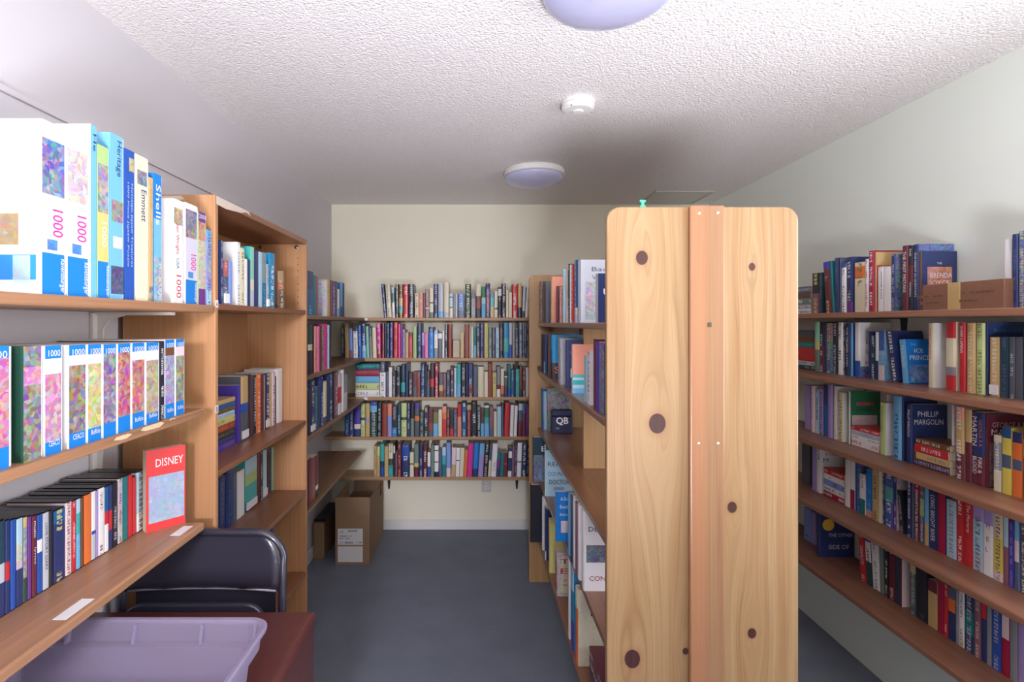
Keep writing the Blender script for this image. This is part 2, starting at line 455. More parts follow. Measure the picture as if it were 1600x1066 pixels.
for zc, s in ((1.607, 'A'), (1.289, 'B')):
    MB().box(CX1 + .0002, CX1 + .0008, CY0 + .001, CY0 + .017, zc - .011, zc + .011).build('letter_sticker', LABELM, r)
    text(r, s, basis((0, 1, 0), (0, 0, 1), (CX1 + .0010, CY0 + .009, zc)), .011, .016, (60, 40, 110), 'shelf_letter', thick=.01)

# pine bookcase, two back-to-back halves sharing end boards
FX0, FX1, FY0, FY1, FZ = .3275, .802, 1.266, 3.075, 1.837
PINEC = ((160, 132, 96), (136, 98, 60))
r = empty('pine_bookcase', (FX0, FY0, 0), 'knotty pine double bookcase standing in the middle of the carpet, round-cornered ends', 'bookcase')


def endboard(x0, x1, ytop, rad, side):
    """Outline of one end board with its outer top corner rounded."""
    pts = [(x0, 0), (x1, 0)]
    if side == 'r':
        pts += [(x1 - rad + rad * math.cos(a), ytop - rad + rad * math.sin(a)) for a in [math.radians(10 * k) for k in range(10)]] + [(x0, ytop)]
    else:
        pts += [(x1, ytop)] + [(x0 + rad - rad * math.sin(a), ytop - rad + rad * math.cos(a)) for a in [math.radians(10 * k) for k in range(10)]]
    return pts


def npz(py): return bz(py, FY0)
def npx(px): return bx(px, FY0) - FX0


kl = [(npx(1003), npz(403), .0145), (npx(1027), npz(662), .0205), (npx(988), npz(1030), .019), (npx(1071), npz(1018), .007)]
kr = [(npx(1175), npz(417), .008), (npx(1144), npz(793), .0115), (npx(1175), npz(990), .0105)]
PINE_L = wood('pine_board_knotty', PINEC[0], PINEC[1], 'z', 0.8, 0.38, kl, 1.15, coat=.25)
PINE_R = wood('pine_board_clear', PINEC[0], PINEC[1], 'z', 0.9, 0.38, kr, 1.15, coat=.25)
PINE_S = wood('pine_strip', (150, 114, 82), (130, 90, 60), 'z', 1.0, 0.35, ((npx(1068), .05, .004),), 0.9, stripe=npx(1103), coat=.25)
PINE_F = wood('pine_far_end', (186, 146, 98), (154, 114, 72), 'z', 0.8, 0.45, ((.06, 1.28, .012), (.20, 1.5, .012)), 0.8)
PINE_B = wood('pine_divider', (206, 166, 118), (180, 136, 92), 'z', 0.8, 0.45, ((.17, .84, .010), (.215, .835, .010)), 0.8)
PINE_H = wood('pine_shelf_stained', (150, 104, 74), (118, 76, 52), 'y', 0.8, 0.28, coat=.3)
for y0, ml, mr in ((0, PINE_L, PINE_R), (FY1 - FY0 - .019, PINE_F, PINE_F)):
    MB().prism(endboard(0, .236, FZ, .035, 'l'), y0, y0 + .019, 'y').build('end_board', ml, r, bev=.003)
    MB().prism(endboard(.2385, .4745, FZ, .035, 'r'), y0, y0 + .019, 'y').build('end_board', mr, r, bev=.003)
sx0, sx1 = npx(1075), npx(1129)
MB().box(sx0, sx1, -.0125, -.0005, 0, FZ + .001).build('cover_strip', PINE_S, r, bev=.004, seg=3)
SCREW = plain('screw_steel', (190, 186, 180), 0.3, .05, metal=.7)
RX = Matrix.Rotation(math.radians(90), 4, 'X')
for px, py in ((1089, 335), (1118, 334), (1088, 691), (1118, 691)):
    MB().lathe([(.0005, 0), (.0034, 0), (.0034, .0008), (.0018, .0016), (.0005, .001)], 14).build('screw', SCREW, r, Matrix.Translation((npx(px), -.0124, npz(py))) @ RX)
MB().box(npx(1102), npx(1108), -.0145, -.0124, npz(511), npz(504)).build('bolt', plain('dark_bolt', (70, 58, 46), .4, .1), r, bev=.001)
FZS = [1.5505, 1.268, .9265, .625, .268]
for z in FZS:
    MB().box(.379 - FX0, .75 - FX0, .0195, FY1 - FY0 - .0195, z - .021, z).build('shelf', PINE_H, r, bev=.003)
for k in range(5):
    a = FZS[k]; b = FZ - .02 if k == 0 else FZS[k - 1] - .0215
    if k == 0: b = 1.72
    MB().box(.468 - FX0, .66 - FX0, 2.19 - FY0, 2.209 - FY0, a + .0005, b).build('divider', PINE_B, r)
MB().box(.455 - FX0, .47 - FX0, 2.22 - FY0, FY1 - FY0 - .0195, 1.498, 1.529).build('rail', SH_RT, r)

# ------------------------------------------------------------------ books
PAL = {
 'bk': (40, 40, 52, 'black'), 'nv': (42, 56, 106, 'navy'), 'bl': (38, 82, 168, 'blue'), 'sb': (112, 178, 222, 'sky blue'), 'lb': (172, 206, 224, 'pale blue'),
 'cy': (24, 138, 190, 'cerulean'), 'cyb': (28, 92, 146, 'steel blue'), 'tl': (22, 118, 124, 'teal'), 'tq': (62, 174, 172, 'turquoise'), 'gn': (46, 122, 82, 'green'),
 'dg': (36, 76, 62, 'dark green'), 'lg': (166, 196, 128, 'light green'), 'lgr': (198, 214, 146, 'lime'), 'ol': (122, 122, 72, 'olive'), 'ye': (222, 202, 92, 'yellow'),
 'yo': (204, 192, 118, 'mustard'), 'cr': (224, 214, 186, 'cream'), 'wh': (236, 233, 234, 'white'), 'gy': (140, 143, 150, 'grey'), 'dgy': (84, 88, 100, 'charcoal'),
 'sv': (190, 193, 204, 'silver'), 'rd': (198, 46, 54, 'red'), 'cm': (166, 30, 66, 'crimson'), 'mr': (104, 42, 56, 'maroon'), 'or': (228, 116, 58, 'orange'),
 'br': (112, 74, 50, 'brown'), 'tn': (200, 168, 116, 'tan'), 'pk': (228, 120, 172, 'pink'), 'mg': (216, 44, 146, 'magenta'), 'pu': (112, 56, 136, 'purple'),
 'lv': (168, 146, 210, 'lavender'), 'vi': (76, 60, 160, 'violet'), 'sa': (228, 146, 122, 'salmon'), 'rs': (150, 66, 50, 'rust'), 'mv': (142, 92, 112, 'mauve'),
 'mi': (142, 204, 174, 'mint'), 'sl': (84, 96, 124, 'slate'), 'pb': (130, 156, 222, 'periwinkle'), 'gg': (112, 132, 122, 'grey green'), 'dt': (36, 66, 84, 'dark teal'),
 'll': (206, 200, 226, 'pale lavender'), 'pw': (228, 206, 210, 'blush white'), 'ab': (24, 124, 208, 'azure'),
}
ONES = ['first', 'second', 'third', 'fourth', 'fifth', 'sixth', 'seventh', 'eighth', 'ninth', 'tenth', 'eleventh', 'twelfth', 'thirteenth', 'fourteenth', 'fifteenth', 'sixteenth',
        'seventeenth', 'eighteenth', 'nineteenth', 'twentieth'] + ['twenty-' + x for x in 'first second third fourth fifth sixth seventh eighth ninth'.split()] + ['thirtieth']


def parse_bands(s):
    out = []; rest = 100.0
    for p in s.split('-'):
        m = re.match(r'([a-z]+)(\d*)$', p)
        a = float(m.group(2)) if m.group(2) else rest
        out.append((m.group(1), a / 100)); rest -= a
    return out


class Paint:
    """Mesh with colours per face: Col, Ink (alpha = how much it is a picture) and lettering coordinates."""
    def __init__(s): s.v = []; s.f = []; s.c = []; s.i = []; s.uv = []

    def quad(s, ps, col, ink=None, pic=0.0, uv=None):
        k = len(s.v); s.v += ps; s.f.append(tuple(range(k, k + len(ps))))
        s.c += [(*col, 1)] * len(ps)
        s.i += [(*(ink or col), pic)] * len(ps)
        s.uv += uv if uv else [(-9, -9)] * len(ps)

    def mesh(s, name):
        me = bpy.data.meshes.new(name); me.from_pydata(s.v, [], s.f)
        a = me.color_attributes.new('Col', 'FLOAT_COLOR', 'CORNER'); a.data.foreach_set('color', [x for c in s.c for x in c])
        b = me.color_attributes.new('Ink', 'FLOAT_COLOR', 'CORNER'); b.data.foreach_set('color', [x for c in s.i for x in c])
        u = me.uv_layers.new(name='uv'); u.data.foreach_set('uv', [x for c in s.uv for x in c])
        me.materials.append(PRINT)
        return me


def lum(c): return 0.3 * c[0] + 0.6 * c[1] + 0.1 * c[2]


def book_mesh(t, h, d, bands, ink, pic, cover, hard, covpic=0.0, z0=0.0, z1=None):
    P = Paint(); z1 = h if z1 is None else z1
    c = .0025 if hard else .0007
    c = min(c, t * .2)
    b = min(.004, .14 * t) if hard else 0.0008
    prof = [(0, 0), (.18 * t, -b), (.5 * t, -1.25 * b), (.82 * t, -b), (t, 0)]
    zt = z1
    H = z1 - z0
    for (code, fr) in bands:
        zb = max(z0, zt - fr * H)
        if zt - zb < 1e-5: break
        bp_ = pic
        if code not in PAL: code = code[1:]; bp_ = .95
        col = lin(PAL[code][:3]); ic = lin(PAL[ink][:3]) if ink else None
        for i in range(4):
            (xa, ya), (xb, yb) = prof[i], prof[i + 1]
            uv = None
            if ink:
                L = max(t, .008) * .62
                uv = [((h - zz) / L, 1 - xx / t) for xx, zz in ((xa, zb), (xb, zb), (xb, zt), (xa, zt))]
            P.quad([(xa, ya, zb), (xb, yb, zb), (xb, yb, zt), (xa, ya, zt)], col, ic, bp_, uv)
        zt = zb
    cc = lin(PAL[cover][:3])
    topc = lin(PAL[bands[0][0][-2:] if bands[0][0] not in PAL else bands[0][0]][:3]); botc = lin(PAL[bands[-1][0][-2:] if bands[-1][0] not in PAL else bands[-1][0]][:3])
    for z, col, rev in ((z1, topc, False), (z0, botc, True)):
        ps = [(x, y, z) for x, y in prof] + [(t, c, z), (0, c, z)]
        P.quad(ps[::-1] if rev else ps, col)
    P.quad([(c, c, z1), (t - c, c, z1), (t - c, c, z0), (c, c, z0)], (0.7, 0.68, 0.62))
    for s in (0, 1):
        xo, xi = (0, c) if s == 0 else (t, t - c)
        y0 = 0.0
        o = [(xo, y0, z0), (xo, d, z0), (xo, d, z1), (xo, y0, z1)]
        ii = [(xi, c, z0), (xi, d, z0), (xi, d, z1), (xi, c, z1)]
        P.quad(o[::-1] if s == 0 else o, cc, None, covpic)
        P.quad(ii if s == 0 else ii[::-1], (0.75, 0.72, 0.66))
        for q in ([(xo, c, z1), (xi, c, z1), (xi, d, z1), (xo, d, z1)], [(xo, c, z0), (xo, d, z0), (xi, d, z0), (xi, c, z0)], [(xo, d, z0), (xo, d, z1), (xi, d, z1), (xi, d, z0)]):
            P.quad(q, cc)
    return P


def place_texts(root, specs, t, h, d, near, off, eps=.0006):
    """specs: (where, string, centre across 0-1, centre up 0-1, width, height as fractions, colour)."""
    for wh, s, cx, cz, fw, fh, c in specs:
        if wh == 's':      # on the spine, reading downwards
            M = basis((0, 0, -1), (1, 0, 0), (t * cx, -off, h * cz))
            text(root, s, M, h * fw, t * fh, c)
        elif wh == 'u':    # on the spine, upright
            M = basis((1, 0, 0), (0, 0, 1), (t * cx, -off, h * cz))
            text(root, s, M, t * fw, h * fh, c)
        else:              # on the cover that faces the room
            if near == 1: M = basis((0, 1, 0), (0, 0, 1), (t + eps, d * cx, h * cz))
            else: M = basis((0, -1, 0), (0, 0, 1), (-eps, d * (1 - cx), h * cz))
            text(root, s, M, d * fw, h * fh, c, 'cover_title')


WHT = (236, 232, 236); DKT = (40, 36, 60)
TX = {
 'mistake': [('s', 'THE FIRST MISTAKE', .5, .6, .62, .5, WHT)],
 'woman': [('s', 'THE', .5, .9, .12, .45, WHT), ('s', 'WOMAN', .5, .34, .22, .5, WHT)],
 'night': [('s', 'THE NIGHT IN QUESTION', .5, .55, .66, .45, WHT)],
 'brenda': [('c', 'THE', .5, .80, .14, .035, WHT), ('c', 'BRENDA', .55, .60, .62, .085, WHT), ('c', 'JOYCE', .5, .46, .56, .11, WHT)],
 'john': [('c', 'JOHN', .46, .55, .80, .14, WHT)],
 'winter': [('s', 'WINTER RAIN', .72, .60, .6, .26, (60, 50, 120))],
 'letters': [('c', 'H', .22, .84, .05, .025, (60, 50, 90)), ('c', 'L', .22, .66, .07, .09, (226, 40, 160)), ('c', 'W', .23, .46, .13, .09, (216, 50, 160)), ('c', 'M', .23, .26, .13, .08, (226, 40, 190))],
 'tender': [('s', 'THE TENDER LAND', .5, .55, .75, .4, WHT)],
 'ice': [('s', 'THE ICE PRINCESS', .5, .62, .5, .42, WHT), ('c', 'THE', .25, .88, .2, .05, (150, 200, 230)), ('c', 'ICE', .42, .74, .3, .09, WHT), ('c', 'PRINCESS', .52, .58, .84, .11, WHT)],
 'lapena': [('s', 'SHARI LAPENA', .5, .76, .40, .45, WHT)],
 'lapenac': [('c', 'SHARI LAPENA', .55, .88, .8, .055, (30, 140, 190))],
 'lapenar': [('s', 'SHARI LAPENA', .45, .68, .5, .4, (216, 120, 84))],
 'mallery': [('s', 'SUSAN MALLERY', .4, .68, .5, .35, (130, 120, 50))],
 'phillip': [('s', 'PHILLIP MARGOLIN', .55, .68, .46, .4, WHT), ('c', 'PHILLIP', .45, .845, .60, .09, WHT), ('c', 'MARGOLIN', .47, .71, .84, .09, WHT)],
 'martin': [('s', 'GEORGE R.R.', .75, .72, .38, .26, (200, 130, 130)), ('s', 'MARTIN', .28, .74, .40, .36, WHT), ('s', 'FIRE &', .7, .28, .22, .3, WHT), ('s', 'BLOOD', .28, .27, .24, .32, WHT)],
 'martinc': [('c', 'GEORGE R.R.', .55, .86, .86, .07, (226, 190, 200)), ('c', 'MARTIN', .5, .76, .8, .085, WHT)],
 'river': [('s', 'LONG BRIGHT RIVER', .5, .52, .78, .5, WHT)],
 'moriarty': [('s', 'The Moriarty', .5, .74, .44, .5, WHT)],
 'mel': [('u', 'M', .5, .76, .4, .07, (80, 74, 120)), ('u', 'E', .5, .56, .3, .07, (80, 74, 120)), ('u', 'L', .4, .40, .3, .07, (80, 74, 120))],
 'other': [('c', 'THE OTHER', .60, .47, .72, .075, (206, 196, 214)), ('c', 'SIDE OF', .54, .22, .60, .09, (206, 196, 214))],
 'kay': [('s', 'K', .5, .14, .1, .5, (110, 50, 110))],
 'back': [('c', 'Back', .5, .85, .5, .07, (90, 96, 110)), ('c', 'When', .5, .72, .5, .07, (90, 96, 110))],
 'under': [('c', 'L', .62, .80, .10, .1, WHT), ('c', 'UN', .45, .62, .6, .14, WHT), ('c', 'FR', .5, .44, .5, .11, (190, 180, 190))],
 'ess': [('c', 'S', .16, .20, .16, .15, (240, 110, 80))],
 'vee': [('c', 'V', .30, .72, .26, .12, (230, 60, 60)), ('c', 'F', .36, .32, .26, .18, WHT)],
 'byw': [('c', 'B', .78, .84, .22, .08, WHT), ('c', 'B Y', .72, .56, .5, .07, WHT), ('c', 'W', .70, .10, .5, .08, WHT)],
 'earth': [('c', 'Ear', .6, .74, .6, .12, WHT)],
 'doctor': [('c', 'READ', .42, .63, .66, .08, (90, 60, 110)), ('c', 'COUNTRY', .5, .44, .84, .08, (70, 80, 140)), ('c', 'DOCTOR', .5, .28, .74, .09, (60, 50, 80))],
 'bed': [('c', 'A Bed', .5, .86, .5, .07, WHT), ('c', 'Bedtime', .62, .70, .8, .07, WHT), ('c', 'Story', .5, .54, .6, .07, WHT)],
 'cond': [('c', 'DE', .2, .78, .22, .06, (60, 50, 80)), ('c', 'COND', .36, .16, .5, .06, (170, 50, 80))],
 'teb': [('c', 'T', .34, .80, .4, .10, (150, 40, 60)), ('c', 'E', .35, .58, .4, .12, (190, 60, 60)), ('c', 'JU', .4, .36, .3, .05, (150, 90, 90)), ('c', 'SH', .4, .26, .3, .05, (150, 90, 90))],
 'eff': [('c', 'F', .5, .72, .4, .12, (50, 40, 60))],
 'mop': [('c', 'mo', .72, .60, .5, .12, (150, 230, 60)), ('c', 'pi', .8, .34, .3, .10, (220, 190, 190))],
 'debbie': [('c', 'DEBBIE', .45, .66, .50, .08, (20, 70, 80))],
 'them': [('c', 'THE', .46, .88, .6, .07, (130, 100, 170)), ('c', 'M', .22, .75, .22, .09, (90, 70, 140))],
 # puzzle boxes
 'rav': [('s', '1000', .62, .42, .16, .42, (222, 40, 140)), ('s', 'Ravensburger', .8, .115, .2, .26, WHT)],
 'ravbig': [('s', '1000', .62, .42, .16, .42, (222, 40, 140)), ('s', 'Ravensburger', .8, .115, .2, .26, WHT)],
 'ravw': [('s', '1000', .55, .42, .16, .42, WHT), ('s', 'Ravensburger', .8, .115, .2, .26, WHT)],
 'her': [('s', 'Heritage', .6, .86, .22, .45, (40, 60, 100))],
 'hero': [('s', 'He', .6, .90, .1, .45, (40, 60, 100))],
 'emm': [('s', 'Emmett', .6, .66, .22, .4, (40, 50, 120))],
 'thou': [('s', '1000', .5, .85, .2, .5, (190, 150, 110)), ('s', 'piece puzzle', .5, .40, .45, .4, (190, 150, 110))],
 'shells': [('s', 'Shells', .5, .76, .32, .55, WHT), ('s', '1000', .7, .22, .16, .3, (220, 210, 160)), ('s', 'PUZZLE', .7, .08, .14, .3, WHT)],
 'sanw': [('s', 'San Wright', .35, .62, .3, .4, (190, 40, 60)), ('s', 'USA', .4, .38, .1, .3, (60, 90, 140)), ('s', '1000', .5, .16, .22, .5, (200, 40, 60))],
 'two': [('u', '2000', .5, .95, .9, .045, WHT)],
 'royal': [('s', '1000 Piece Jigsaw Puzzle', .3, .50, .56, .2, (180, 200, 240)), ('s', 'Nostalgic Jigsaw Treasures', .65, .5, .56, .2, (180, 200, 240))],
 'k': [('u', '1000', .5, .93, .66, .06, WHT)],
 'kc': [('u', '1000', .5, .93, .66, .06, WHT), ('u', 'CEACO', .5, .10, .6, .05, WHT)],
 'kb': [('u', '1000', .5, .93, .66, .06, WHT), ('u', 'Buffalo', .5, .10, .6, .05, WHT)],
 'music': [('s', 'music', .5, .82, .2, .5, WHT), ('s', 'lyrics', .5, .5, .2, .5, WHT)],
 'love': [('s', 'LOVE STORY DIARY', .5, .55, .6, .45, (60, 50, 50))],
}
COUNT = {}


def one_thing(kind, root, t, h, d, o, near):
    """Fill a thing's Empty with its parts; o: dict of looks."""
    hard = kind == 'hardcover_book'
    if kind == 'dvd_case':
        P = book_mesh(t, h, d, o['bands'], o['ink'], o['pic'], o['cover'], False, o['covpic'], .003, h - .003)
        link('paper_sleeve', P.mesh('paper_sleeve'), None, root)
        MB().box(.0009, t - .0009, .0012, d + .001, 0, h).build('case', BLACKP, root)
    elif kind == 'puzzle_box':
        P = Paint(); lt = t * .90; zt = h
        for code, fr in o['bands']:
            pc = code.startswith('q'); cd = code[1:] if pc else code
            zb = max(0, zt - fr * h)
            if zt - zb < 1e-5: break
            P.quad([(0, 0, zb), (lt, 0, zb), (lt, 0, zt), (0, 0, zt)], lin(PAL[cd][:3]), lin(PAL[o['ink'] or cd][:3]), 1.0 if pc else 0.0,
                   [((h - z) / (t * .45), 1 - x / t) for x, z in ((0, zb), (lt, zb), (lt, zt), (0, zt))] if o['ink'] else None)
            zt = zb
        cc = lin(PAL[o['cover']][:3])
        P.quad([(0, 0, 0), (0, 0, h), (0, d, h), (0, d, 0)], cc, None, o['covpic'])
        P.quad([(lt, 0, 0), (lt, d, 0), (lt, d, h), (lt, 0, h)], cc)
        P.quad([(0, 0, h), (lt, 0, h), (lt, d, h), (0, d, h)], cc); P.quad([(0, 0, 0), (0, d, 0), (lt, d, 0), (lt, 0, 0)], cc)
        P.quad([(0, d, 0), (0, d, h), (lt, d, h), (lt, d, 0)], cc)
        link('lid', P.mesh('lid'), None, root)
        MB().box(lt + .0002, t, .0015, d - .0015, .0015, h - .0015).build('tray', LABELM, root)
    else:
        P = book_mesh(t, h, d, o['bands'], o['ink'], o['pic'], o['cover'], hard, o['covpic'])
        link('cover', P.mesh('cover'), None, root)
        c = .0027 if hard else .0009; ov = .003 if hard else .0004
        c = min(c, t * .22)
        MB().box(c, t - c, c + .0006, d - ov, ov, h - ov).build('pages', PAGES, root)
    if o.get('sticker'):
        MB().box(t * .08, t * .92, -.0062 if t > .02 else -.0042, -.0004, h * .03, h * .03 + min(.03, t * 1.3)).build('library_sticker', LABELM, root)
    if o.get('texts'): place_texts(root, o['texts'], t, h, d, near, .0007 if kind == 'puzzle_box' else .0016 if not hard else 1.25 * min(.004, .14 * t) + .0005)
    for (wh, u0, u1, v0, v1, code, pic) in o.get('panels', ()):
        P = Paint(); e = .0003
        cc = lin(PAL[code][:3])
        if wh == 's':
            yy = -.0003 if kind == 'puzzle_box' else -.0055
            P.quad([(t * u0, yy, h * v0), (t * u1, yy, h * v0), (t * u1, yy, h * v1), (t * u0, yy, h * v1)], cc, None, pic)
        elif near == 1: P.quad([(t + e, d * u0, h * v0), (t + e, d * u1, h * v0), (t + e, d * u1, h * v1), (t + e, d * u0, h * v1)], cc, None, pic)
        else: P.quad([(-e, d * (1 - u0), h * v0), (-e, d * (1 - u1), h * v0), (-e, d * (1 - u1), h * v1), (-e, d * (1 - u0), h * v1)], cc, None, pic)
        link('printed_panel', P.mesh('printed_panel'), None, root)


PANELS = {
 'brenda': [('c', .16, .86, .02, .74, 'or', .8)], 'john': [('c', .0, .75, .0, .78, 'rd', .2)], 'letters': [('c', .0, .5, .0, .2, 'bl', .7)],
 'ice': [('c', .05, .95, .03, .42, 'ab', .8)], 'phillip': [('c', .03, .97, .05, .30, 'br', .8)], 'martinc': [('c', .05, .95, .02, .62, 'mr', .5)],
 'cond': [('c', .04, .98, .36, .58, 'sl', .6)], 'byw': [('c', .0, 1, .0, .10, 'sb', 0), ('c', .0, 1, .17, .27, 'tq', 0), ('c', .0, 1, .32, .38, 'tq', 0), ('c', 0, 1, .10, .17, 'lb', 0), ('c', 0, 1, .27, .32, 'lb', 0)],
 'bed': [('c', .28, .85, .18, .42, 'pw', .2)], 'earth': [('c', 0, 1, 0, .60, 'cyb', .8)], 'doctor': [('c', .3, .68, .12, .18, 'pb', .3), ('c', 0, 1, .9, 1, 'tl', 0)],
 'back': [('c', .1, .95, .05, .65, 'sv', 1.0)], 'her': [('s', .1, .9, .47, .60, 'mv', 1), ('s', .2, .85, .31, .38, 'wh', .6), ('s', .05, .95, .03, .2, 'nv', .3)],
 'royal': [('s', .4, .85, .86, .95, 'tn', .8)], 'emm': [('s', .1, .85, .80, .90, 'sl', .8)], 'debbie': [('c', .05, .9, .02, .55, 'pw', .6), ('c', .2, .8, .74, .80, 'rd', .5)],
 'teb': [('c', .2, 1, .08, .92, 'cr', 0)], 'ess': [('c', 0, 1, 0, .36, 'bk', .1)],
 'rav': [('s', .2, .6, .26, .32, 'ab', .4)], 'ravbig': [('s', .2, .6, .26, .32, 'ab', .4), ('c', .0, .95, .26, .93, 'cr', .06), ('c', .70, .84, .28, .46, 'tn', .6), ('c', .0, .96, .08, .225, 'ab', .0), ('c', .80, .92, .06, .22, 'lb', .25)],
 'bigwhite': [('c', .55, .8, .02, .2, 'ab', .3), ('c', .62, .98, .25, .42, 'tn', .7), ('c', .45, 1, .04, .22, 'ab', .1)],
}


def parse_opts(parts, kind):
    bands_s = parts[0]
    bb = []
    rest = 100.0
    for p in bands_s.split('-'):
        m = re.match(r'([a-z]+)(\d*)$', p); a = float(m.group(2)) if m.group(2) else rest
        bb.append((m.group(1), a / 100)); rest -= a
    o = {'bands': bb, 'lean': 0.0, 'pic': 0.0, 'covpic': 0.0, 'ink': 'auto', 'cover': None, 'kind': kind, 'sticker': False, 'texts': None, 'fore': False, 'dep': None, 'key': None, 'back': 0.0}
    for q in parts[1:]:
        if not q: continue
        a, v = q[0], q[1:]
        if a == 'l': o['lean'] = float(v)
        elif a == 'P': o['pic'] = float(v or .8)
        elif a == 'Q': o['covpic'] = float(v or .8)
        elif a == 'k': o['kind'] = {'p': 'paperback_book', 'h': 'hardcover_book'}[v]
        elif a == 'c': o['cover'] = v
        elif a == 'i': o['ink'] = v or None
        elif a == 'n': o['ink'] = None
        elif a == 'S': o['sticker'] = True
        elif a == 'F': o['fore'] = True
        elif a == 'd': o['dep'] = float(v)
        elif a == 'b': o['back'] = float(v)
        elif a == '=': o['key'] = v; o['texts'] = TX.get(v); o['panels'] = PANELS.get(v, ())
    strip = lambda c: c[1:] if c.startswith('q') and c not in PAL else c
    dom = strip(max(bb, key=lambda x: x[1])[0])
    if o['cover'] is None: o['cover'] = dom
    if o['ink'] == 'auto':
        o['ink'] = None
        if random.random() < .72 and kind != 'puzzle_box':
            o['ink'] = random.choice(['wh', 'sv', 'cr', 'sv', 'yo'] if lum(PAL[dom]) < 110 else ['dgy', 'mr', 'nv', 'br'])
        if o['texts'] and any(x[0] in 'su' for x in o['texts']): o['ink'] = None
    o['dom'] = dom
    return o


def cname(o):
    strip = lambda c: c[1:] if c.startswith('q') and c not in PAL else c
    names = []
    for c, f in o['bands']:
        n = PAL[strip(c)][3]
        if n not in names and f > .12: names.append(n)
    return ' and '.join(names[:2]) if names else PAL[o['dom']][3]


def frame_of(side, s, z, dep=0.0):
    if side == 'B': return Matrix.Translation((s, BKY + dep, z))


def row(phrase, ends, side, z, plane, data, gap, dmax, kind=None, group=None, thick_word=True):
    """data: tokens 'x0-x1:top:colours:options', pixels of the spine's edges and top in the photograph; laid out on the shelf z, spines in the given plane."""
    toks = data.split()
    n = len(toks); near = 1 if side in 'R' else 0
    things = []
    for tk in toks:
        p = tk.split(':')
        a, b = (float(x) for x in re.match(r'(-?[\d.]+)-(-?[\d.]+)$', p[0]).groups()); top = float(p[1])
        kd = kind or None
        o = parse_opts(p[2:], kd)
        if side == 'B':
            Ym = plane + o['back']; s0, s1 = bx(a, Ym), bx(b, Ym); Yt = Ym
        else:
            pl_ = plane + (o['back'] if side == 'R' else -o['back'])
            Y0 = pl_ * F / (a - PX); Y1 = pl_ * F / (b - PX); Yt = (Y0 + Y1) / 2
            s0, s1 = (-Y0, -Y1) if side == 'R' else (Y0, Y1)
        t = abs(s1 - s0) - .0008
        h = bz(top, Yt) - z if top else random.uniform(.20, .225)
        h = max(.09, min(h, gap - .006))
        if o['kind'] is None: o['kind'] = 'hardcover_book' if h > .2165 else 'paperback_book'
        d = o['dep'] or {'hardcover_book': .150, 'paperback_book': .112, 'dvd_case': .135, 'puzzle_box': .265}[o['kind']]
        if o['kind'] != 'puzzle_box' and not o['dep']: d *= random.uniform(.96, 1.04)
        d = min(d, dmax - o['back'])
        if side == 'R' and plane < 1 and s0 < -2.17 and s1 > -2.22: d = min(d, .078)
        things.append((o, s0, t, h, d))
    cnt = len(things)
    for i, (o, s0, t, h, d) in enumerate(things):
        e = o['back']
        if side == 'B': M = Matrix.Translation((s0 + .0004, plane + e, z))
        elif side == 'R': M = Matrix.Translation((plane + e, -s0 - .0004, z)) @ Matrix.Rotation(-math.pi / 2, 4, 'Z')
        else: M = Matrix.Translation((plane - e, s0 + .0004, z)) @ Matrix.Rotation(math.pi / 2, 4, 'Z')
        a = math.radians(o['lean'])
        if a:
            pv = Vector((t if a > 0 else 0, 0, 0))
            M = M @ Matrix.Translation(pv) @ Matrix.Rotation(a, 4, 'Y') @ Matrix.Translation(-pv)
        if o['fore']: M = M @ Matrix.Translation((t, d, 0)) @ Matrix.Rotation(math.pi, 4, 'Z')
        k = i if i < cnt - i else cnt - 1 - i
        end = ends[0] if i < cnt - i else ends[1]
        word = {'hardcover_book': 'hardcover', 'paperback_book': 'paperback', 'dvd_case': 'disc case', 'puzzle_box': 'puzzle box'}[o['kind']]
        size = 'leaning ' if abs(o['lean']) > 4 else 'thick ' if t > .045 else 'slim ' if t < .016 else ''
        lab = '%s%s %s, %s from %s, %s' % (size, cname(o), word, ONES[k], end, phrase)
        if len(lab.split()) > 16: lab = '%s %s, %s from %s, %s' % (PAL[o['dom']][3], word, ONES[k], end, phrase)
        if len(lab.split()) > 16: lab = lab.replace(', middle of three', '')
        root = empty(o['kind'], M, lab, {'hardcover_book': 'hardcover', 'paperback_book': 'paperback', 'dvd_case': 'disc case', 'puzzle_box': 'puzzle box'}[o['kind']], group or ('books on the ' + phrase.replace('on the ', '')))
        one_thing(o['kind'], root, t, h, d, o, near)


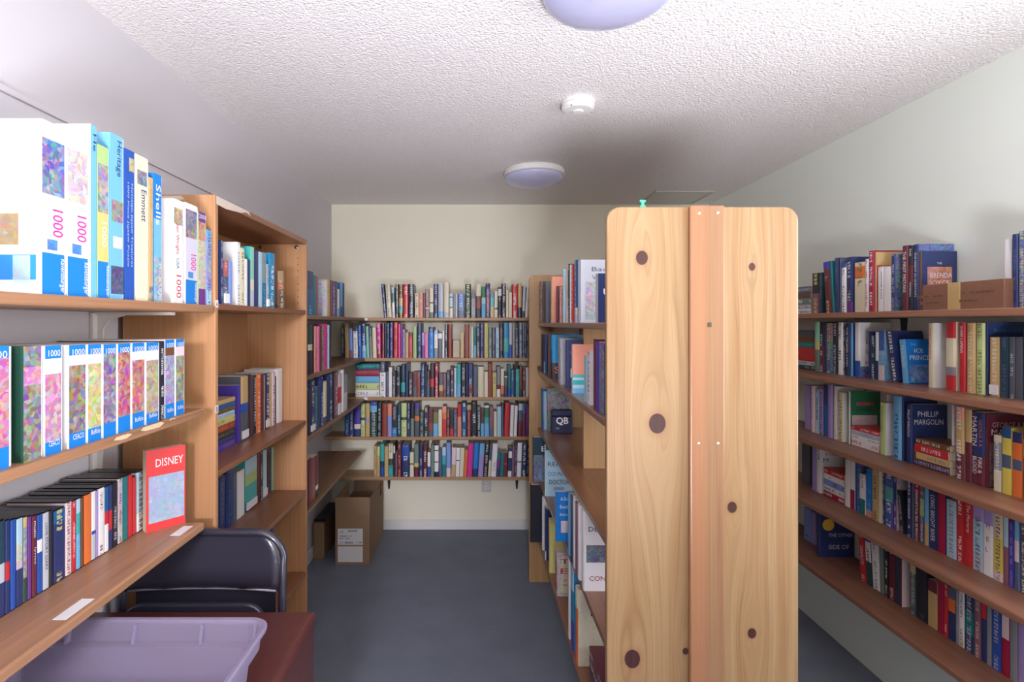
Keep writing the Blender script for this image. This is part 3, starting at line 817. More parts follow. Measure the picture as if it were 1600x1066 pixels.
def pile(phrase, side, plane, z, a, b, data, d=.11, jitter=.004, kind='paperback_book', group=None):
    """Books lying flat, spines out; data from the bottom up: 'thickness mm:colours:options'; a, b pixel ends of the spines."""
    zz = z; toks = data.split()
    for i, tk in enumerate(toks):
        p = tk.split(':'); t = float(p[0]) / 1000; o = parse_opts(p[1:], kind)
        ja, jb = random.uniform(-jitter, jitter), random.uniform(-jitter, jitter)
        if side == 'B': s0, s1 = bx(a, plane), bx(b, plane)
        elif side == 'R': s0, s1 = -plane * F / (a - PX), -plane * F / (b - PX)
        else: s0, s1 = plane * F / (a - PX), plane * F / (b - PX)
        if o['lean']: s1 += o['lean'] / 1000
        s0 += max(0, ja); h = s1 - s0 - max(0, jb)
        # book axes: x down, y inwards, z along the shelf
        Bm = Matrix(((0, 0, 1, s0), (0, 1, 0, 0), (-1, 0, 0, zz + t), (0, 0, 0, 1)))
        if side == 'B': M = Matrix.Translation((0, plane, 0)) @ Bm
        elif side == 'R': M = Matrix.Translation((plane, 0, 0)) @ Matrix.Rotation(-math.pi / 2, 4, 'Z') @ Bm
        else: M = Matrix.Translation((plane, 0, 0)) @ Matrix.Rotation(math.pi / 2, 4, 'Z') @ Bm
        lab = '%s %s lying flat, %s from the bottom, pile %s' % (cname(o), 'paperback' if kind[0] == 'p' else 'hardcover', ONES[i], phrase)
        root = empty(kind, M, lab, 'paperback' if kind[0] == 'p' else 'hardcover', group or ('books piled flat ' + phrase))
        one_thing(kind, root, t - .0004, h, d, o, 0)
        zz += t
    return zz


E1 = ('the room corner', 'the pine bookcase')
row('on the topmost back-wall shelf', E1, 'B', BZ[0], BKY, '''
599.8-604.5:444:nv:l-5:isv 605-612.3:444:cr:l-3.5:iol 613-617.3:449:lb20-tl30-wh:l-2 617.6-622.8:444:bk:icr 623.2-629.6:445:br40-tn25-tq20-br 630-638.2:444:rd:iwh
638.6-646.6:444:bk:ilb:cgy 648.2-654.2:458.5:cr50-tn3-cr 654.6-660.6:458:sa-sa:icr 660.9-664:458:mr:n 664.4-670.8:452:mv65-cr4-mv 671.2-677.2:450:cr48-bk4-cr30-gn:n
677.6-684.3:443.5:nv:isv 684.7-693:443:sv82-sb:n 693.5-701.8:441:cr85-sv:n:ctn 702.3-707.6:459:lb12-nv5-lb38-dg5-cr:n 708-711:459:gy 711.3-714.8:459:sv:n
715.3-725.8:459:bl40-cyb30-nv:isb:cbk 727-735.8:444:dg:icr 736.3-743:459:nv20-gy 743.5-751.8:444:cr36-br18-rs18-bk:n 752.3-758.8:448:gn35-lb20-sb:n 759.2-765.8:443:bk10-vi15-mv50-dgy:isv
766.2-772.2:459:cy15-tq40-tn:n:cbk 772.6-777.6:455:cr62-tl8-cr:n 778-783.8:449:bk6-wh22-bk:isv 784.2-790.3:443:bk:iwh 790.7-794.6:453:cr:n 795-800:457:cr-wh:n
800.5-808.8:444:rd:iwh 809.2-815.2:443:tn70-bk:n 815.6-820:446:sv80-bk:n:l2 820.4-824:449:wh:n:l3''', .26, .175)

row('on the second back-wall shelf', E1, 'B', BZ[1], BKY, '''
534-538.2:513:dg45-nv:l-2 539-545.4:505:tn:n:l-1 546-551:513.5:pb75-mv:n:l-1 552.6-559:513:nv10-wh:inv:l-1 560-565.6:508:bl:isb:l-1.5 566-572.6:506:nv40-bl25-sb:iwh:l-1.5 573-577.2:510:mi:n:l-2 577.8-581.8:512:sl30-gy:l-2
582.4-588.8:512:cr-sv:n:l-1.5 589.6-596:505.5:mg70-cm:iwh:l-1.5 596.6-600.8:505:mr:ior 601.4-603.8:505:bk:n 604.2-608.2:505:nv:isb 608.7-614.3:504.5:nv:ilv 615-621.6:504:rd:isa 622-626:506:mg:ipk 626.3-628.8:506:pu:n
629.3-632.8:515:lv 633.4-638.3:519.5:tn-sa:n 638.8-644.2:520:mr15-rd:ipk 645-651.2:510.5:lg:n 651.8-658.6:505:nv:isb 659-663.4:520:lv50-pu:n 663.8-669:520:pk:n 669.6-678:511:nv18-ab:isb
678.5-684:516:lb15-wh50-gy:n 684.4-690.8:519:nv5-wh20-dgy:n 691.2-694.4:517:wh:n 694.8-699.8:507:bk:iwh 700.3-706:507:rs:n 707.3-718.6:531:br:F:cbr:kh 719.4-725:519:tn:n 726-733.2:507:rs:n:crs
733.6-735.6:511:sv:n 736-739.8:511:cr:n 740.2-744:511:tl60-sb:n 744.4-750:505:dt80-br:isv 750.4-755.8:505:nv:ilv 756.6-763:505:yo:n 763.5-768.8:512:gg:isv 769.2-774:512:dgy:ilv
774.5-780:512:lb-sv:igy 780.6-786.4:505:bk:isa 786.9-795:504.5:cy45-tq38-cy:n 795.4-800.2:505:sv62-bl:n 800.6-804.8:511:gy:itn 805.2-810:513:bk:isv 810.6-816.6:505:sl-nv:isv 817-819.8:507:dgy 820.1-822.6:507:nv:isv 822.9-826:509:bk:isv''', .262, .175)

pile('on the third back-wall shelf', 'B', BKY + .004, BZ[2], 555.6, 592.6, '48:wh:igy 50:lgr:cgn 50:sb 47:cm:imv 43:tl:itq', d=.16, jitter=.0015, kind='hardcover_book', group='books piled flat on the third back-wall shelf')
row('on the third back-wall shelf', E1, 'B', BZ[2], BKY, '''
593.4-602.4:582:wh:idgy:d.08 603-607:581.5:sl-mv:n 607.5-612.4:574:wh:n 613-618:581:bk:iwh 618.6-626:573:bk:isv 626.6-633.2:570:dt55-tq30-dt:n 633.6-637.8:568:nv-sl:n
638.3-644.4:583:bk:iwh 645-651.2:581:mr60-dgy:n 651.7-656.4:581:mv20-rs:n 657-664:568:nv:ilb 664.3-666.8:572:dt:n 667.2-671.2:580:mr35-sl:n 671.8-678.8:569:bk45-rd25-bk:n 679.3-685:568:cm:iwh
686-692:584:dgy50-tn25-br:n 692.5-697:584:mv70-br:n 697.6-703:580:dt:ilv 703.6-709:573:mr55-dgy:isv 709.5-713.3:575:lb:n 713.8-720:569:tq60-sb:n 720.6-728:568:bk:isv 728.4-731:568:nv:n 731.4-739.4:569:nv60-mr:isv
740-746.2:572:sl:n 746.8-756:573:cr:n 756.5-762.6:581:cr-sv:n 763-769.4:568:rs:n 769.8-775.6:582:yo:ibr 776.1-782:573:gy60-mr14-wh:n 782.5-787.6:576:cr60-or30-br:n 788.2-793:582:bk15-cr5-dgy35-nv:n
793.5-798.4:571:tl75-bl:n 798.8-803.2:578.5:cyb:ilb 803.5-805.5:571:bk:n 806-811.4:577:tq:itl 811.8-816.4:572:br75-bk:n 816.9-821:574:mr:icr 821.6-826:574:wh:n''', .25, .175)
row('third back-wall shelf', ('the room corner', 'the room corner'), 'B', BZ[2], BKY, '''594-602.6:563.5:nv:isv:b.085''', .25, .175, group='books on the third back-wall shelf')

row('on the fourth back-wall shelf', E1, 'B', BZ[3], BKY, '''
538.4-545.6:636:cyb60-nv:isb 546-552.8:634:nv:isv 553.5-563.4:634:vi60-pw15-nv:n 564-570.2:631:lgr42-dg8-lgr:iol 571-577.8:630.5:tn45-lv12-tn:n 578.6-589:628.5:bl10-sb18-dg:isv 589.5-596.4:630:bk:isv 597-605:631:rs:n 605.4-612.2:631:sa38-pb35-lv:n
612.7-620:636:bk70-cy:isv 620.5-626.6:631:dt:ilb 627-635.4:630:lgr42-dg8-lgr:iol 636-641:630:nv:isv 641.4-647.2:631:bk45-gg:n 647.7-655.4:630:vi17-dgy22-or14-dgy:n 656-662:645:dg:isv 662.5-669:637:bk:iwh
669.5-676.4:640:mr50-rs28-dgy:n 677-684.4:640:mr10-ol42-sb:n 685-690.6:640:cr:n 691-697.5:635:sa22-or20-rd:n 698-702.6:640:mr:itn 703-708.4:640.5:bk70-rd:n 708.8-714:641:dgy:ilv 714.6-721:632:rd38-sa:n
721.6-729:630:cyb:iwh 729.4-736:633:tn15-mr:isa 736.5-745.4:629:bk:iwh 745.8-751:636.5:dt:iwh 751.4-756.2:641:mr50-sb:n 756.7-764.4:634:wh6-gn32-tq20-sb:n 764.9-771:636:mv70-sl:n 771.5-776.2:643:cr:n
776.7-783:635.5:lb:n 783.4-787:633:sl:n 787.4-795.4:629.5:rd:n:l1.5 796.2-801.8:633:wh-pw:n:l2 802.6-807.4:634:wh:n:l2 809-815.6:631:lb20-sl32-mr:n:l1.5 816-821.4:631:sl30-mr:n 821.8-826:632:pu:n''', .252, .175)

row('on the lowest back-wall shelf', E1, 'B', BZ[4], BKY, '''
584-588.8:697:tn:ibr 589.2-593.4:698:lgr30-tn:n 594-600.2:694:tq52-dt18-bl:n 600.8-606.6:698:tn-sa:n 607.2-614:693.5:cr45-dg20-tq:idgy 614.5-617.3:691:bk10-wh22-bk:n 617.6-620.6:708:mv-dgy:n 621-627.2:694:mr:isa 627.8-640:695:bl42-nv:iwh
640.5-646.4:707:cr45-br5-cr:n 647-654.2:694:gg58-yo12-mr:n 654.8-660.6:695.5:nv:isv 661-667.6:695:mr:iwh 668-672.4:707:wh58-bl:n 672.9-678.2:695:gg:n 678.7-685.4:694:bk4-wh14-bk3-wh32-bk3-wh28-bk:n 686-690.6:705:sl:ibl 691-696.8:699:lb28-tq30-tl:n
697.3-704.4:692:pb74-pw:n 704.8-711.4:699.5:pw58-tn:n:l2 711.8-717.4:700:wh42-bk3-wh:n:l2 717.8-723.8:700:cr-sv:n:l2.5 724.2-728.8:703:or-rs:n:l3 729.2-737.6:693:mg:n:l3 738.1-746.2:692.5:ab76-nv:n:l3 746.7-754.6:693:sb34-lv:n:l3.5
755.1-762:694.5:bk-dg:icr:l3.5 762.4-766.4:694:sl50-cr:n:l3.5 766.8-775:693:wh:igy:l3.5 775.5-780.4:706:tl28-pu40-nv:n:l3 780.8-786.2:708:tl:n:l2.8 786.9-793:708:mr42-rd7-mr:n 793.4-799:701:nv10-wh24-nv46-wh:n:l2 799.3-803:698:mv:n:l2 803.3-806.5:696:nv:isv:l2
807-814.2:692:wh54-mv4-wh:n:l2 814.6-822:694:nv:iwh:l2 822.4-826:695:bk:isv:l2''', .258, .175)

E2 = ('the bookcase', 'the corner')
LSP = -.80
row('topmost dark corner shelf', E2, 'L', LZ[0], LSP, '''
480.5-489.4:424:nv40-cyb:isb 489.8-493.4:430:tl:n 493.8-497:432:mv:n 508.6-511.6:438:wh:n:Q1:csv 512-515.4:437:tn:n 515.8-519:438:br-mv:n 519.4-523.8:439.5:pu-dgy:isv 524.2-527.2:440:dgy:n 527.6-530.6:452:wh70-sb:n
532-535.2:442:sb70-nv:n:ccyb 535.5-538.2:442.5:nv:n''', .30, .22)
row('second dark corner shelf', E2, 'L', LZ[1], LSP, '''
481-488:507:dg40-cr12-bk:n 488.3-490.2:507:bk:n 490.5-494.6:510:sa:ird 495-498.8:510:pk-mr:n 499.2-502:508:mr:n 502.4-506:508:mr:P.7 506.4-511.2:506:mg-cm:n 511.6-514:508:lb:n 514.3-517:507:bk:n''', .265, .20)
row('third dark corner shelf', E2, 'L', LZ[2], LSP, '''
480.6-484:0:bk:n 484.5-491.8:592:nv:S 492.2-495.8:0:cyb:isb 496.2-499.8:0:dt:n 500.3-504.6:588:nv:isv 505-510:596:cr82-dgy:n 510.4-513:0:dg:n 513.4-519:582:nv:isv 519.4-522:580:bk:n 522.4-527.4:580:mv:isv 527.8-533.6:584:pw32-rd40-wh:n 534-537:577:wh:n:d.11 537.4-542.6:585:gy50-sv:n''', .265, .20)
row('lowest dark corner shelf', E2, 'L', LZ[3], LSP, '''480.8-486.6:0:mr:n 487-492.6:0:rs-mr:n 493-497.2:0:mr72-wh10-bk:n''', .30, .20)

E3 = ('the near post', 'the far post')
row('on the upper laminate shelf', E3, 'L', CS[0], -.785, '''
344.6-348.4:376:nv:isv 348.9-356.8:407:rd36-nv:P.5:S 357.2-362.6:408:pb:n 370-375.4:379:wh:igy:cwh 375.8-382:388:cr:iol 382.4-386.6:405:wh-sv:n 387-391:406:nv-sl:n 391.4-397:386:mi55-cr18-sv:n:ctq 397.6-403.8:392:nv:n 404.2-409.4:394:lb-sb:n
409.8-416:395:gy55-cyb:itq 416.4-420:413:sv-vi:S 421.4-429.4:396:cy-ab:iwh 436-445:425:tn28-or22-br:l-6:P.4''', .28, .26)
ZST = pile('on the middle laminate shelf', 'L', -.885, CS[1], 330, 367, '24:vi:imv 17:nv:ipu 24:bk:iol 25:rs:ior 23:yo:iol 17:lb:igy 15:br:iol 18:cyb:isl 15:tn:ior', d=.12, group='books piled flat on the middle laminate shelf')
row('on the middle laminate shelf', E3, 'L', CS[1], -.885, '''
371-375.6:602:vi:n 376-387.6:588:tn42-bl14-dgy:S:n 388.2-391.6:585:bk:n 392-394.6:586:mr:n 395-399.6:586:bk:iwh 400-406.8:585:or-rd:icr 407.2-411.8:585:mr-mv:n 412.2-413.8:586:tn:n 414.2-420.4:583:nv-bk:S 420.8-423.8:584:tn-mr:n 424.2-429:582:pw:idgy 429.4-431.6:588:nv:n 432-441.4:576:wh:n:P.12''', .29, .17)
row('on the third laminate shelf', E3, 'L', CS[2], -.93, '''
330-342:0:nv:icyb 342.6-352:0:nv:isl 352.6-363.8:0:nv:icyb 364.2-370:738:sl-sv:n 371.4-381.6:735:wh-pw:n 383-401.6:715:lb28-lg22-tq32-nv:S:n 402-405.8:707:mr-dgy:n 406.2-410.8:706:bk:isv 411.2-417:703:lb-sv:S:n 417.5-423.8:701:bk:ipu 425.4-433.4:697:mi:n''', .29, .115)
row('on the fourth laminate shelf', E3, 'L', CS[3], -.93, '''405-411:0:nv:isv 411.6-418:0:mr:n 418.6-422.4:0:tn:n 422.8-430.6:0:bl-nv:n 431-435.4:0:dgy:n 436.6-440.6:0:wh:n''', .29, .115)

# jigsaw puzzles and film discs on the three boards nearest the camera
E4 = ('the near end', 'the bookcase')
row('topmost puzzle shelf', E4, 'L', PZ[0], -.784, '''
65.4-104.6:194.5:wh10-qbl32-ll34-ab:=ravbig:cwh 105.4-140.6:212:wh10-qpw32-ll34-ab:=rav:cwh 141.2-152:196:sb:=hero:cwh 152.6-171:229:lg12-qgy32-yo32-ab:=ravw:clg 172-194:212:sb:=her:csb
194.6-211.6:235:bl:=royal 212.2-232.6:245:cr:=emm 233.2-239.6:278:tn88-qbr:=thou 240.2-253.6:273:ab35-sb30-qsb:=shells 271.4-286.8:313:wh8-qtn16-wh:=sanw:cwh 290-309.4:320:wh6-qsl28-ll42-ab:=rav:cwh 310-322.4:332:pu11-qor20-qcr52-pu:=two:clg 323-331.5:360:sb10-qpb70-lb:icyb''', .45, .27, kind='puzzle_box', group='tall jigsaw boxes')
row('chipped shelf', E4, 'L', PZ[1], -.786, '''
-30-19:541:ab10-qmg72-ab:=k:csb 36.4-67.6:541:qdg18-qpk16-qbr:cdg 70-98.6:540:ab12-wh14-qpk62-ab:=kc:cwh 107.6-136.6:539:ab10-pw10-qbr66-ab:=kc:cwh 137.2-160.6:538:ab10-pw10-qye66-ab:=kb:cwh 161.2-183.6:538:ab10-qpu75-ab:=k:cwh 184.2-205.6:537:ab10-qrd72-ab:=k:cwh
206.4-227.6:536:ab10-wh10-qrd62-ab:=kb:cwh 228.4-249.6:535:ab10-wh12-qtn65-ab:=kb:cwh 250.4-257.4:533:bk:iwh 258-274:531:ab10-br10-qlv62-ab:=kb:cwh 274.6-289:530:ab10-pw12-qol60-ab:=kb:cwh''', .235, .26, kind='puzzle_box', group='blue banded jigsaw boxes on the wall shelf')
row('film shelf', E4, 'L', PZ[2], -.917, '''
-52--43:812:nv:isv -42--33:812:cm:iwh -32--23:812:dgy:icr -22--13:812:nv:isb -12--4:812:br:icr -3-7.6:812:dt45-sv20-nv:n 8.2-15.6:811:nv45-rd20-nv:n 16.2-24.6:810:bl:n 25.2-35.6:808:lb28-qpw30-nv:n 36.2-42.6:806:tn12-qgy60-dg:n 43.2-49.4:805:pu-dgy:n 50-57.4:804:mr:=music:n 58-66.4:802:bl32-wh16-bl:n 67-76.4:799:sv:=love:n 77-82.6:796:bk:n
83.4-101.4:794:cyb18-nv:iyo:d.14 102-111.6:783:pw:imr 112.2-118.6:781:rd:ipw 119.2-125.6:778:lb20-tq30-sb:n 126.2-130.6:776:br:n 131.2-142.4:771:or-tn:n 143-149.6:766:wh58-bl5-sv:n 150.2-152.8:765:lv:n 153.4-162.6:761:wh:imr 163.2-169.6:759:cyb38-rd20-wh:n 170.2-175.6:756:nv40-rd30-nv:n 176.2-183.6:752:bk:isv 184.2-191.6:746:pw:P.9
192.2-199.6:743:tl-tq:n 200.2-206.6:740:rd-cm:n 207.2-212.6:744:rd-wh:n 213.4-226.6:735:lb70-wh:P.2''', .29, .15, kind='dvd_case', group='film discs on the wall shelf')

# pine bookcase, aisle side
E5 = ('the far end', 'the near end')
row('on the topmost pine shelf', E5, 'R', FZS[0], .385, '''
844-845.2:440:br:P.8:Q.8 849-850:440:br:icr 852-853.2:440:dgy-nv:n:cdgy 861.6-863:433:tn:n:csa 869-870:447:mr:n 874-875.2:448:sa:P.5:Q.5 880.2-881.6:421:lb:n 885.4-886.4:421:cr-tn:n 888.4-890.8:413:bk:iwh 891.2-893:414:wh:n 893.6-897:413:rd:ipw 898.6-902.6:407:cyb76-cr11-sv:isb
904-908:407:sv:n:=back:csv 930.4-934.6:428:sv-dgy:n:=under:cnv''', .34, .175)
row('on the second pine shelf', E5, 'R', FZS[1], .395, '''
847-848:522:bk:n 850.4-851.6:522:nv70-sb:n:cnv 856.8-857.6:523:br:n 861.4-863:523:cy35-cyb30-bk:n:=ess:ccy 872-873:527:gy:n 874.4-876.4:529:wh-sv:imr:csv 883.4-885:531:nv:n:=vee:cnv 893-895:538:cr:n:=byw:csa 912.4-916:556:lb-sb:n 918-922:549:wh:inv 928.4-932:530:mr:n 932.6-936.6:534:vi-nv:n:Q.9:cpk 938-944:536:nv:P.9''', .26, .165)
for k_, (pl_, tk_) in enumerate(((.40, '846.26-846.96:607:cyb-nv:n:ccyb'), (.41, '849.68-850.62:612:lb60-lg20-sb:n'), (.425, '854.9-855.6:607:sl:n:Q1:cdgy:d.13'))):
    row(('third pine shelf, by the end board', 'third pine shelf, middle of three', 'third pine shelf, behind the navy box')[k_], E5, 'R', FZS[2], pl_, tk_, .27, .165, group='books on the third pine shelf')
row('on the fourth pine shelf', E5, 'R', FZS[3], .380, '''851.6-852.4:695:wh:n:=doctor:clb 888.4-891:772:sb:n 892.6-895.6:775:nv:n 896-899.4:778:wh:n 899.8-903.4:785:mv:n 903.8-906.6:788:wh:n 910.8-913.4:795:wh:n:=cond:cwh''', .28, .18)
row('jutting from the fourth pine shelf', E5, 'R', FZS[3], .345, '''832.9-833.5:683:dt:n:=earth:cdt 867.6-868.6:768:ab:n:=bed:cab:d.14''', .28, .19, group='books on the fourth pine shelf')
row('jutting from the lowest pine shelf', ('the far end', 'the far end'), 'R', FZS[4], .332, '''829-829.8:757:bk:n:=mop:cbk''', .34, .17, group='books on the lowest pine shelf')
row('on the lowest pine shelf', E5, 'R', FZS[4], .388, '''
847.6-848.6:775:wh:ibk 852.2-853.4:795:nv82-wh:n:cnv 858.2-859.4:810:yo-wh:n:cyo 867.6-870.4:860:wh20-rd70-pw:P.9:=teb:cpw:Q.9 889-891:862:wh:n 893-897:870:lb30-cy35-vi:n 900-903.6:918:cr25-or60-or:n:=eff:ccr:Q.3''', .34, .17)
pile('on the lowest pine shelf', 'R', .42, FZS[4], 921, 960, '30:nv:imv 40:mr:iwh 34:mr:ipw', d=.13, group='books on the lowest pine shelf')

# right wall
E6 = ('the pine end', 'the near end')
row('on the topmost side-wall shelf', E6, 'R', RZ[0], RXS, '''
1269.4-1279.8:427:bk50-mv:iyo 1280.4-1284.6:426:dt-sl:iol 1291-1300.4:409:vi15-mr:iyo:l-5 1300.8-1304.8:407:tl:n:l-5 1305.4-1311.4:403:nv:isl:l-1 1311.8-1314.6:404:sl:n 1315-1322.8:412:bl8-wh:idgy 1323.2-1333:402:nv80-pu:isv 1335.6-1351.6:410:cr8-or24-cr:iol 1352.2-1357.6:405:wh:ird
1358-1366.8:392:cm:iwh 1367.2-1370:394:tn:n:=john:ctn 1372-1380:417:wh:n:=winter:cwh 1381-1392:417:wh:n:=winter2 1393-1399.6:397:nv:isv:Q.8:ccyb 1410.4-1419.6:384:mr-cm:=mistake 1420.2-1427:384:bk30-mr30-bk:=woman 1427.6-1436:382:nv:=night:cbl:Q.6 1436.6-1440.4:393:br:n:=brenda:cnv
1569.6-1581:374:wh:n:b.01 1581.6-1591.4:366:nv:isl 1592-1604:361:bl:P.6 1605-1618:368:mr:icr 1619-1634:362:dgy:iwh 1635-1650:372:cr:imr''', .40, .128)
pile('on the topmost side-wall shelf', 'R', RXS + .01, RZ[0], 1246, 1267, '26:wh:idgy 22:sv:ibr 32:gg:iwh 26:br:idgy 32:sl:isv', d=.11)
row('on the second side-wall shelf', E6, 'R', RZ[1], RXS, '''
1273.4-1281:503:mi40-yo16-gg:n 1281.4-1287.6:504:bk48-mr:iwh 1288-1290.8:505:nv:n 1291.2-1301.6:505:mv35-tl15-cyb:P.6 1302-1309.4:505:bk:isv 1310-1317.6:504:wh-sv:inv 1318-1321.4:506:bk-mr:iwh 1321.8-1328.6:505:nv:=tender 1329.2-1333:505:sb:n:cbl 1336-1344.4:504:wh70-bl:n:=letters:cwh
1357-1360.4:518:nv:n 1360.8-1367.6:524:dt:iwh 1368-1372.6:519:wh60-nv:n 1373-1382:517:bl40-sb30-pw:P.3:Q.6:csb 1394-1404:518:nv:l-8:cnv:iwh 1411-1420.6:531:sb-pb:l-6:=ice:cab 1451-1461:505:cr:=lapenar:cwh
1478-1494:503:rd24-cr42-gy12-rd:n:d.10 1499.4-1509.4:505:rd-cm:=lapena 1511-1524.8:505:tn:icr 1526-1539.6:505:lgr:iol 1540.2-1543.6:503:nv:n:=lapenac:cnv 1547-1561.6:527:tn-or:S:icr 1562.4-1576:527:dt:isl 1577-1586:527:dgy:isv 1587-1598:527:dgy-pu:n 1599-1612:510:nv:isv 1613-1630:515:cm:iwh''', .265, .128)
pile('on the second side-wall shelf', 'R', RXS + .015, RZ[1], 1247, 1273, '20:dg:isv 20:sv:idgy 34:rd:n 34:rd:n 26:tl:itq 30:br:n 30:dgy:n', d=.11)
row('on the third side-wall shelf', E6, 'R', RZ[2], RXS, '''
1258-1266.4:602:lv:n:b.02 1267.6-1273:603:pw:isa 1274-1279.4:608:lb:ibk 1280-1286.4:608:lv-lb:inv 1287.2-1293:601:nv40-cyb:n 1293.6-1301:601:lv:n 1303-1307:604:cr-lg:n:cwh 1310-1319:613:cr:iol:cwh:Q.25 1326-1329:612:wh:n:=debbie:cgn 1375.6-1384:629:lgr-yo:=mallery:cwh:Q.2 1385-1388:617:wh:n:b.03
1395.4-1408.6:619:sb:inv:clb 1409.2-1412:620:nv:n:cnv 1416.6-1426:632:nv:=phillip:cnv 1487-1491:634:wh:n:b.02 1493.2-1507.4:636:sa18-tn46-mr:iwh 1508.2-1519:640:tn45-mr:iye:n 1519.8-1540:645:nv60-mr:=martin:cmr 1540.8-1543:648:mr:n:=martinc:cmr 1552.6-1565:680:cr12-gy50-cr:iwh 1566-1580:668:cyb16-ye25-sl20-ye:n:d.1
1582-1597:676:nv16-or26-sl16-or:n:d.1 1599-1614:670:cyb16-lg26-sl:n:d.1 1615-1632:660:mr:iwh''', .272, .128)
pile('by the green cover', 'R', RXS, RZ[2], 1330, 1374, '30:wh:ird 16:wh:igg 20:sv:ipb 18:rd:iwh', d=.11, jitter=.006)
pile('before the dark face-out cover', 'R', RXS, RZ[2], 1429, 1484, '26:mr:isb 24:tn:igg 30:rd:ipw 22:br:icr', d=.10, jitter=.008)
row('on the fourth side-wall shelf', E6, 'R', RZ[3], RXS, '''
1253-1266:690:dgy-nv:n:b.03 1269-1275.6:698:lv:n 1276.4-1282.4:701:wh:inv:=them:cwh 1320.6-1328:717:wh:n 1328.6-1335.4:720:wh60-cm:n 1336.4-1340:722:bl:n:cbl:Q.7 1343-1351.6:741:wh62-tl:igy:d.09 1353.4-1362.4:733:ab85-sa:isb 1363-1372:734:tn:ibr 1372.6-1377.6:735:cr-tn:n 1379.4-1382:738:nv:iwh
1382.6-1395.6:739:bl26-tq28-bl:iwh:P.3 1396.4-1401:744:nv45-pu:iwh:Q.9:cpw 1407-1412.6:768:bk:isv:l-6 1417.4-1424:752:nv:iwh 1424.6-1428:753:sl:n 1428.6-1436.6:755:cm20-mr80:iwh 1437.2-1443.8:760:sl22-lg30-nv:P.4 1444.4-1450.6:762:sb62-tn:n 1451.2-1464.6:766:nv:=river 1465.4-1477.4:770:cm-mg:n:cnv
1479-1494:782:lb:igy 1494.8-1505.6:782:rd:iwh 1506.4-1519.4:785:rd:=moriarty 1520.2-1536:791:lv22-lb50-sv:isl 1537-1551.6:798:lv22-wh:=mel 1552.4-1567:800:cr38-ye50-pw:imr:P.25 1567.8-1575.6:806:lb45-mv:n 1576.2-1584:815:vi:ipb 1584.8-1592:812:sb30-pw30-sl:n:cpb 1594-1606:820:dgy:iwh 1607-1625:815:wh:imr 1626-1645:815:bl:iwh''', .275, .128)
pile('on the fourth side-wall shelf', 'R', RXS, RZ[3], 1287, 1319, '26:cm:iwh 26:wh:idgy 28:pb:inv 26:wh:igy 26:rd:ipw', d=.11, jitter=.005)
row('on the lowest side-wall shelf', E6, 'R', RZ[4], RXS, '''
1256-1267:795:pb:=kay:b.03 1268-1275:802:lv:n:b.03 1276.8-1282:796:nv:n:b-.03:=other:cnv:d.157 1345-1354:840:rd:ipw:l-5 1354.8-1363.6:843:bl8-wh42-dg:inv:l-4 1364.6-1375:851:wh:igy:l-4 1375.6-1381.4:855:gg-cr:n:l-2 1382-1388:860:bk:iwh 1388.6-1398.6:863:mr:ipw 1399.2-1404.4:866:dt:n 1405-1409.4:868:mr:n:cpw
1422-1431:880:yo20-dg:P.5 1432-1449:888:bk-nv:isl 1450-1464.4:908:mr24-tn:n 1465.2-1474.6:910:cm-mr:n 1475.2-1481:914:rd:iwh 1481.6-1492.6:920:sl20-or25-nv:n 1493.2-1498:922:gy:isv 1498.6-1506.6:922:wh85-cr:inv 1507.4-1521.6:928:nv30-tl40-nv:isv 1522.4-1532.4:935:mv:icr 1533-1541:938:rd30-nv:n 1541.6-1549:945:gy:n 1549.6-1564:950:bl-sl:isv
1565-1577:960:pw40-cm:n 1577.8-1590:970:gy-pw:n 1590.8-1604:975:lv:n 1605-1620:980:mr:iwh 1621-1640:985:nv:isv''', .275, .128)

# ------------------------------------------------------------------ single things
def solo(kind, M, t, h, d, looks, label, cat, near=1):
    o = parse_opts(looks.split(':'), kind)
    root = empty(kind, M, label, cat)
    one_thing(kind, root, t, h, d, o, near)
    return root


RZm = lambda a: Matrix.Rotation(math.radians(a), 4, 'Z')
# film box set at an angle at the end of the disc row; its cover is red with a plain coloured picture
th = math.degrees(math.atan2(1.462 - 1.388, .89 - .845)) if False else 60
M = Matrix.Translation((-.892, 1.392, PZ[2])) @ RZm(50)
root = empty('video_case', M, 'red video case standing at an angle beyond the film discs, white lettering', 'video case')
MB().box(0, .098, .0012, .026, 0, .222).build('case', PAGES, root)
P = Paint(); e = 0.0
P.quad([(0, 0, 0), (.099, 0, 0), (.099, 0, .223), (0, 0, .223)], lin((214, 50, 52)))
P.quad([(0, 0, 0), (0, 0, .223), (0, .001, .223), (0, .001, 0)], lin((214, 50, 52)))
P.quad([(.006, -.0004, .022), (.096, -.0004, .022), (.096, -.0004, .150), (.006, -.0004, .150)], lin((150, 170, 200)), None, .45)
link('printed_sleeve', P.mesh('printed_sleeve'), None, root)
text(root, 'DISNEY', basis((1, 0, 0), (0, 0, 1), (.058, -.0008, .185)), .070, .022, WHT)

